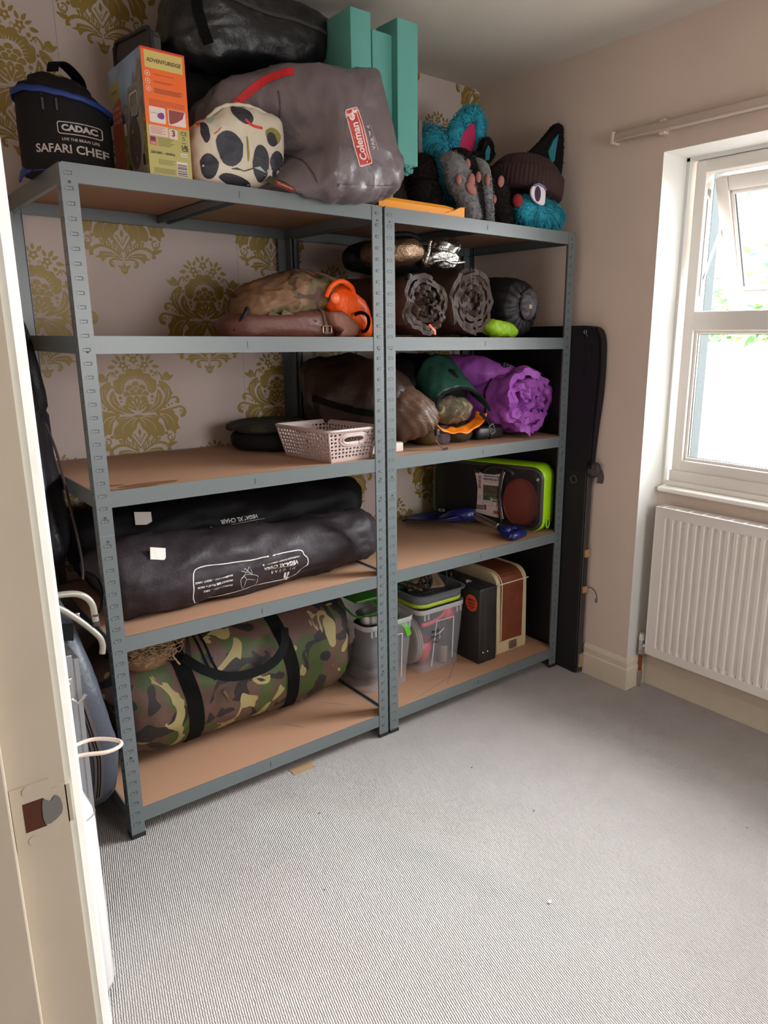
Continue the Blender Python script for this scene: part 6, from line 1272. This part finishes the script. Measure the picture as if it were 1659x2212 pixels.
    for k in range(30):
        p, n_ = curve_at(.49*k/29); R.append([V((x0+.026, p.y, p.z)), V((x1-.030, p.y, p.z)), V((x1-.030, p.y, p.z))+n_*.002, V((x0+.026, p.y, p.z))+n_*.002])
    ob('brown_panel', g.rings(R), Mbr, r); g = G()
    for xx in (x0+.024, x1-.028): g.tube([curve_at(.49*k/29)[0]+V((xx, 0, 0)) for k in range(30)], .003, 6)
    for s in (0, .487): g.tube([curve_at(s)[0]+V((x0+.024, 0, 0)), curve_at(s)[0]+V((x1-.028, 0, 0))], .003, 6)
    ob('panel_beading', g, Mcr, r, smooth=True); p, n_ = curve_at(.262); g = G().tube([p+V((x0-.001, -.003, 0)), p+V((x1+.001, -.003, 0))], .0026, 6); ob('lid_edge', g, mat('ivory_bead', (.62, .54, .38), .4), r)
    g = G().bbox(x0+.075, x0+.118, y0-.007, y0, Z5+.010, Z5+.046, .003, 2).box(x0+.079, x0+.114, y0-.009, y0-.007, Z5+.024, Z5+.028); ob('clasp', g, mat('tarnished_steel', (.38, .30, .22), .35, .9), r)
bottom()

# ------------------------------------------------------------------ beside the window wall
def folded_table():
    x0, x1 = 1.8325, 1.869; y0 = -.107; r = thing('folded_black_table', 'tall black folded table standing between the shelving and the window wall', 'folded table', (1.85, .2, 0)); Mk = mat('black_hardboard', (.005, .004, .005), .55, bump=[(300, .0003)])
    ob('panel', G().bbox(x0, x1-.001, y0, .56, .004, 1.40, .003, 2), Mk, r)
    ob('edge_trim', G().bbox(x0+.006, x1, y0-.006, y0, .004, 1.39, .002, 1), mat('charcoal_trim', (.035, .030, .030), .5), r)
    Mw = mat('tan_wood_block', (.36, .19, .08), .6); Mw2 = mat('cardboard_tan', (.30, .20, .12), .8)
    for z0, z1, m in ((.524, .556, Mw), (.368, .396, Mw), (.030, .090, Mw2)): ob('edge_block', G().bbox(x0+.010, x1+.002, y0-.014, y0-.004, z0, z1, .002, 2), m, r)
    ob('edge_handle', G().bbox(x0+.012, x1-.006, y0-.012, y0-.005, .396, .524, .003, 2), M_dark, r)
    ob('cord_loop', G().tube(cat([(x1, y0-.012, .390), (x1+.004, y0-.035, .388), (x1+.004, y0-.055, .372), (x1+.003, y0-.062, .345), (x1+.003, y0-.057, .333), (x1+.003, y0-.054, .35)], False, 5), .0018, 6), M_dark, r)
    for z in (.62, .605): ob('rivet', G().sell((x1-.010, y0-.006, z), (.003, .0015, .003), (1, 1), 10, 6), mat('dull_rivet', (.10, .09, .09), .4), r)
    c = thing('fabric_table_cover', 'black fabric cover with a zip ring pulled over the upper table', 'fabric cover', (1.85, .2, .84)); x2, x3 = 1.8285, 1.8765
    P = cat([(-.112, .885), (-.125, 1.05), (-.140, 1.20), (-.142, 1.33), (-.135, 1.41), (-.110, 1.447), (-.06, 1.456)], False, 5); P = [(p.x, p.y) for p in P]+[(.575, 1.452), (.575, .885)]
    Mc = cloth('black_cover_cloth', (.008, .006, .009), .6)
    b = ob('cover', G().prism(P[::-1], lambda u, w, d_: V((d_, u, w)), x2, x3), Mc, c)
    ob('zip', G().tube(cat([(x2+.003, -.128, .90), (x2+.002, -.135, 1.05), (x2+.002, -.148, 1.25), (x2+.002, -.148, 1.34), (x2+.003, -.140, 1.41), (x2+.003, -.118, 1.448)], False, 5), .004, 6), M_strap, c, smooth=True)
    g = G().tube([V((x2-.002, -.070+.006*cos(t), 1.432+.006*sin(t))) for t in [2*pi*k/16 for k in range(17)]], .0013, 6); ob('zip_ring', g, M_steel, c); ob('zip_tab', G().tube([(x2-.002, -.076, 1.424), (x2-.003, -.082, 1.414)], .0025, 6), M_steel, c)
    ob('gathered_skirt', lumpg((1.852, -.128, .895), (.020, .030, .030)), cloth('worn_black_cloth', (.045, .035, .035), .6), c, smooth=True, disp=crease(22, .012, (1, 1, 1), 91)); 
    ob('torn_flap', G().ribbon(cat([(1.865, -.145, .89), (1.87, -.152, .865), (1.868, -.150, .84)], False, 4), .030, (-.3, -1, 0), .002), MT['worn_black_cloth'], c)
    Q = [V((x0-.001, -.045+x*.8+z*.4, .845+z*.8-x*.4)) for x, z in rrect(.032, .030, .008, 4)]; ob('stitched_patch', G().tube(Q+[Q[0]], .0012, 6), mat('grey_thread', (.10, .09, .09), .6), r)
def lumpg(c_, r_): return G().sell(c_, r_, (1, 1), 30, 18)
folded_table()

# ------------------------------------------------------------------ left of the shelving
def left_side():
    # white appliance on the floor
    x0, x1, y0, y1, H = XL+.02, -.192, -.515, -.275, .487
    r = thing('oil_heater', 'white plastic floor appliance with rounded edges beside the door frame', 'heater', (-.28, -.4, 0)); Mw = mat('glossy_white_plastic', (.60, .59, .58), .2, coat=.4); Mo = mat('off_white_casing', (.44, .40, .37), .4)
    S = lambda z, k, rr=.035: [V((x, y, z)) for x, y in rrect(x1-x0-2*k, y1-y0-2*k, rr, 6, (x0+x1)/2, (y0+y1)/2)]
    ob('casing', G().rings([S(.012, .018), S(.02, .006), S(.045, .0), S(H-.05, .0), S(H-.022, .003), S(H-.008, .012), S(H, .026)]), Mw, r, smooth=True, sharp=60)
    ob('front_panel', G().bbox(x0+.01, x1-.036, y0-.003, y0+.01, .05, H-.045, .002, 2), Mo, r)
    ob('lid_line', G().tube([p+V((0, 0, 0)) for p in S(H-.030, -.0006)]+[S(H-.030, -.0006)[0]], .0009, 5), mat('panel_gap', (.18, .15, .14), .6), r)
    ob('top_panel', G().bbox(x0+.03, x1-.03, y0+.03, y1-.03, H-.001, H+.002, .001, 1), Mo, r); ob('top_vent', G().bbox(x1-.055, x1-.032, y1-.07, y1-.055, H+.0015, H+.003, .0005, 1), mat('vent_blue_grey', (.30, .31, .36), .5), r)
    for x in (x0+.03, x1-.03):
        for y in (y0+.03, y1-.03): ob('foot', G().cyl((x, y, 0), (x, y, .02), .012, 12), M_dark, r)
    P = cat([(-.30, -.42, .49), (-.25, -.40, .535), (-.19, -.385, .532), (-.135, -.395, .525), (-.102, -.385, .525), (-.105, -.355, .525), (-.15, -.325, .528), (-.21, -.345, .53), (-.27, -.36, .51), (-.31, -.36, .49)], False, 6)
    ob('power_cord', G().tube(P, .0046, 8), mat('cream_cable', (.62, .52, .44), .4), r, smooth=True)
    # folded aluminium table leaning behind it
    r = thing('folding_camp_table', 'folded aluminium camping table on edge with a metal catch', 'folding table', (-.16, -.2, 0)); Ma = mat('brushed_aluminium', (.36, .37, .40), .38, .85); Mt = mat('brown_table_top', (.07, .045, .04), .5)
    T = Matrix.Translation(V((-.172, -.255, 0))) @ Ry(.6)
    g = G(); P = [(-.022, 0), (.022, 0), (.022, .016), (-.022, .016)]
    fz = lambda u, w, d_: T @ V((u, w, d_)); pr = [(-.026, .0), (-.014, 0), (-.014, .003), (-.010, .003), (-.010, 0), (-.001, 0), (-.001, .003), (.003, .003), (.003, 0), (.012, 0), (.012, .003), (.016, .003), (.016, 0), (.026, 0), (.026, .02), (-.026, .02)]
    ob('edge_frame', g.prism(pr, fz, .002, .70), Ma, r)
    ob('edge_frame', G().box(-.026, .026, .02, .22, .684, .70, 0, T), Ma, r); ob('table_top', G().box(-.023, .023, .021, .24, .004, .682, 0, T), Mt, r)
    ob('corner_bracket', G().bbox(-.024, .012, -.004, .0, .655, .712, .002, 2, 0, T), Ma, r)
    ob('catch', G().bbox(-.012, .008, -.010, -.004, .595, .66, .003, 2, 0, T).tube([T @ V((.0, -.010, .61)), T @ V((.012, -.014, .598)), T @ V((.024, -.014, .606)), T @ V((.03, -.014, .614))], .004, 8), mat('zinc_catch', (.40, .40, .38), .35, .85), r, smooth=True, sharp=40)
    ob('catch_rivet', G().sell((0, 0, 0), (.006, .003, .006), (1, 1), 12, 8, 0, T @ Matrix.Translation(V((-.004, -.011, .645)))), Ma, r, smooth=True)
    # round padded grey bag on edge
    r = thing('grey_chair_bag', 'upright slate grey padded bag with a long curved zip, against the shelving', 'padded bag', (-.07, .2, 0)); Mg = cloth('slate_blue_nylon', (.052, .057, .075), .42, b=((110, .0008), (24, .002)))
    cy, cz, R1, R2 = .255, .405, .315, .365; Rg = []; n = 90
    sec = [(-.052, .84), (-.055, .90), (-.050, .955), (-.035, .985), (-.012, 1.0), (.012, 1.0), (.035, .985), (.050, .955), (.055, .90), (.052, .84)]
    g = G(); rows = [[V((-.072+dx+.0*k, cy+R1*k*cos(a), cz+R2*k*sin(a))) for a in [2*pi*j/n for j in range(n)]] for dx, k in [(-.045, .1), (-.05, .45), (-.053, .7)]+sec+[(.053, .7), (.05, .45), (.045, .1)]]
    for row in rows:
        for p in row:    # the top leans away to the left
            p.x -= max(0, p.z-.32)*.16
    ob('body', g.rings(rows), Mg, r, smooth=True, disp=crease(11, .005, (2, 1, 1), 93), zmin=.012)
    def rim(a0, a1, dx, k=1.004): return [V((-.072+dx-max(0, (cz+R2*k*sin(a))-.32)*.16, cy+R1*k*cos(a), cz+R2*k*sin(a))) for a in [rad(a0+(a1-a0)*j/50) for j in range(51)]]
    Mz = mat('brown_zip_tape', (.085, .065, .062), .5); nrm = lambda P: (lambda i: V((0, P[i].y-cy, P[i].z-cz)))
    P = rim(118, 222, -.004); ob('zip_tape', G().ribbon(P, .024, nrm(P), .0035), Mz, r)
    for dx in (-.0075, -.001): P = rim(118, 220, dx, 1.014); ob('zip_teeth', G().tube(P, .0018, 6), M_strap, r)
    P = [V((-.072+dx-.16*max(0, .64-.32+dz), cy+R1*1.006*cos(a0)-.002, cz+R2*1.006*sin(a0)+dz)) for dx, dz, a0 in ((-.06, -.02, rad(140)), (-.045, .0, rad(140)), (-.02, .012, rad(139)), (.01, .014, rad(138)), (.04, .008, rad(138)))]
    ob('black_band', G().ribbon(cat(P, False, 4), .045, (0, -.8, .5), .003), M_strap, r)
    # chair frame tubes
    r = thing('tube_frame_chair', 'cream metal tube frame of a folded chair reaching out from behind the door frame', 'folded chair', (-.24, -.2, 0)); Mt = mat('cream_grey_tube', (.30, .285, .24), .35, .3)
    ob('frame_tube', G().tube(cat([(-.27, -.21, .004), (-.272, -.205, .5), (-.262, -.2, .78), (-.235, -.2, .832), (-.175, -.2, .838), (-.125, -.2, .835), (-.098, -.2, .822), (-.084, -.2, .800), (-.081, -.2, .770), (-.080, -.2, .757)], False, 6), .0075, 12), Mt, r, smooth=True)
    ob('tube_end_cap', G().cyl((-.080, -.2, .757), (-.080, -.2, .746), .0078, 12).cyl((-.080, -.2, .775), (-.0803, -.2, .77), .0084, 12), mat('black_end_cap', (.03, .03, .03), .4), r)
    ob('frame_tube', G().tube(cat([(-.30, -.215, .004), (-.30, -.21, .5), (-.29, -.2, .76), (-.25, -.2, .81), (-.173, -.2, .816), (-.125, -.2, .778), (-.080, -.2, .722), (-.071, -.2, .695), (-.074, -.2, .672)], False, 6), .0070, 12), Mt, r, smooth=True)
    ob('rivet_pin', G().tube([(-.112, -.18, .775), (-.098, -.18, .735)], .0015, 6).sell((-.113, -.18, .777), (.005, .005, .003), (1, 1), 10, 6), M_steel, r)
    # tall black bag
    r = thing('tall_black_bag', 'tall black fabric bag propped above the grey padded bag, left of the shelving', 'bag', (-.12, .33, .775))
    def dr(p, n): return .006*sin(p.x*60+p.y*45+noise.noise(p*3)*4)
    b = bag('body', [(-.115, .27, .775), (-.115, .28, .79), (-.112, .31, .84), (-.11, .34, .92), (-.112, .37, 1.05), (-.115, .38, 1.25), (-.135, .42, 1.42), (-.20, .50, 1.53), (-.22, .52, 1.545)], [.05, .085, .098, .102, .098, .098, .10, .06, .02], cloth('black_sheen_nylon', (.007, .006, .008), .42), r, add2(crease(5, .018, (1.4, 1.4, .5), 95), dr), .775, n=10)
    ob('shoulder_strap', G().ribbon(cat([(-.045, .24, 1.18), (-.030, .22, 1.10), (-.022, .20, 1.0), (-.018, .15, .86), (-.022, .12, .80), (-.03, .10, .77)], False, 6), .014, (.9, -.5, 0), .003), mat('maroon_black_webbing', (.020, .009, .009), .8), r)
    ob('loop_strap', G().ribbon(cat([(-.03, .06, .80), (-.012, .03, .79), (-.006, .02, .75), (-.016, .02, .70), (-.034, .03, .67)], False, 6), .012, (1, -.6, 0), .003), M_strap, r)
left_side()

# ------------------------------------------------------------------ outside
def outside():
    Mp = mat('pale_paving', (.70, .68, .64), .8, var=(3, .08)); struct(ob('patio_ground', G().box(2.3, 16, -9, 9, -.05, .03), Mp, loc=(6, 0, .03)))
    r = ob('grey_timber_post', G().box(2.40, 2.46, -.224, -.165, .03, 2.5), mat('weathered_grey_post', (.10, .125, .135), .8, bump=[(60, .002)]), None); tag(r, 'weathered blue-grey timber post standing outside at the left edge of the window', 'post')
    a = V((9.4, 4.1, 0)); b = V((5.2, .09, 0)); d = (b-a).normalized(); n = V((-d.y, d.x, 0)); n = n if n.x < 0 else -n; L = (b-a).length
    P = lambda s, k, z: a+d*s+n*k+V((0, 0, z))
    def wallb(g, s0, s1, k0, k1, z0, z1, m=0): return g.add([P(s, k, z) for s in (s0, s1) for k in (k0, k1) for z in (z0, z1)], [(0, 1, 3, 2), (4, 6, 7, 5), (0, 4, 5, 1), (2, 3, 7, 6), (0, 2, 6, 4), (1, 5, 7, 3)], m)
    g = wallb(G(), -2, L+3, -.6, 0, .03, .62); struct(ob('wall_terrace', g, mat('overexposed_white', (.80, .80, .80), .8)))  # added low wall; its white stands in for overexposed paving
    g = wallb(G(), -2, L+3, -.5, -.02, .62, .73); struct(ob('wall_stone_footing', g, mat('grey_stone', (.34, .33, .28), .9, var=(6, .3))))
    r = thing('sleeper_planter', 'raised garden bed of pale timber sleepers and white stone outside the window', 'planter', P(L/2, -.3, .73)); Mt = mat('pale_timber', (.72, .52, .34), .8, bump=[(30, .003)], var=(5, .1)); Ms = mat('white_coping', (.78, .74, .70), .8)
    for k in range(2):
        for j, (s0, s1) in enumerate(((-2, L*.42-.3*k), (L*.42-.3*k+.01, L*.62+.3*k), (L*.62+.3*k+.01, L+3))): ob('sleeper', wallb(G(), s0, s1, -.5, -.03, .73+.14*k, .868+.14*k), Mt, r)
    ob('stone_course', wallb(G(), -2, L+3, -.5, -.05, 1.01, 1.20), Ms, r); ob('coping', wallb(G(), -2, L+3, -.55, 0, 1.21, 1.36), Ms, r)
    rnd = random.Random(3); cols = [mat('leaf_green', (.10, .36, .05), .6), mat('leaf_light', (.45, .62, .22), .6), mat('leaf_blush', (.72, .50, .40), .6), mat('leaf_dark', (.04, .20, .07), .6)]
    for q in range(7):
        g = G(); s0 = L*(.05+.16*q)-.4
        for i in range(260):
            c_ = P(s0+rnd.gauss(0, .38), -.25+rnd.gauss(0, .16), 1.36+abs(rnd.gauss(0, .35 if i % 3 else .9))); u = V((rnd.uniform(-1, 1), rnd.uniform(-1, 1), rnd.uniform(-.6, 1))).normalized(); w = u.orthogonal().normalized(); l = rnd.uniform(.05, .11)
            g.add([c_-u*l, c_+w*l*.45, c_+u*l, c_-w*l*.45+V((0, 0, .01))], [(0, 1, 2), (0, 2, 3)], rnd.choice((0, 0, 1, 1, 2, 3)))
        o = ob('leafy_shrub', g, cols, None, loc=tuple(P(s0, -.25, 1.36))); tag(o, 'leafy garden shrub growing in the raised bed outside', 'shrub', 'shrubs in the raised bed')
    r = thing('garden_chair', 'white plastic tub chair out on the patio', 'chair', (6.9, 2.3, .03)); Mw = mat('white_garden_plastic', (.85, .85, .85), .35); T = Matrix.Translation(V((6.9, 2.42, .03))) @ Rz(200)
    rows = []
    for j in range(9):
        t = j/8; rows.append([T @ V(((.16+.17*t)*cos(a), (.16+.15*t)*sin(a), .42+(.14+.28*max(0, cos(a))**.8)*t)) for a in [2*pi*k/32 for k in range(32)]])
    ob('shell', G().rings(rows, cap=False).add(rows[0], [tuple(range(32))]), Mw, r, smooth=True, solid=.012)
    for x, y in ((.14, .14), (.14, -.14), (-.14, .14), (-.14, -.14)): ob('leg', G().cyl(T @ V((x, y, .44)), T @ V((x*1.8, y*1.8, 0)), .016, 10), mat('white_chair_leg', (.7, .7, .7), .4), r, smooth=True)
outside()
# small scraps on the carpet and under the shelf edge
o = ob('paper_scrap', G().box(.52, .60, -.012, .03, 0, .0015), mat('brown_card_scrap', (.34, .22, .12), .8)); tag(o, 'sliver of brown card poking out under the left shelving unit', 'card scrap')
o = ob('fluff_speck', G().sell((.747, -.925, .003), (.006, .004, .003), (1, 1), 8, 6), mat('white_fluff', (.85, .85, .88), .8)); tag(o, 'tiny white speck lying on the open carpet', 'speck')
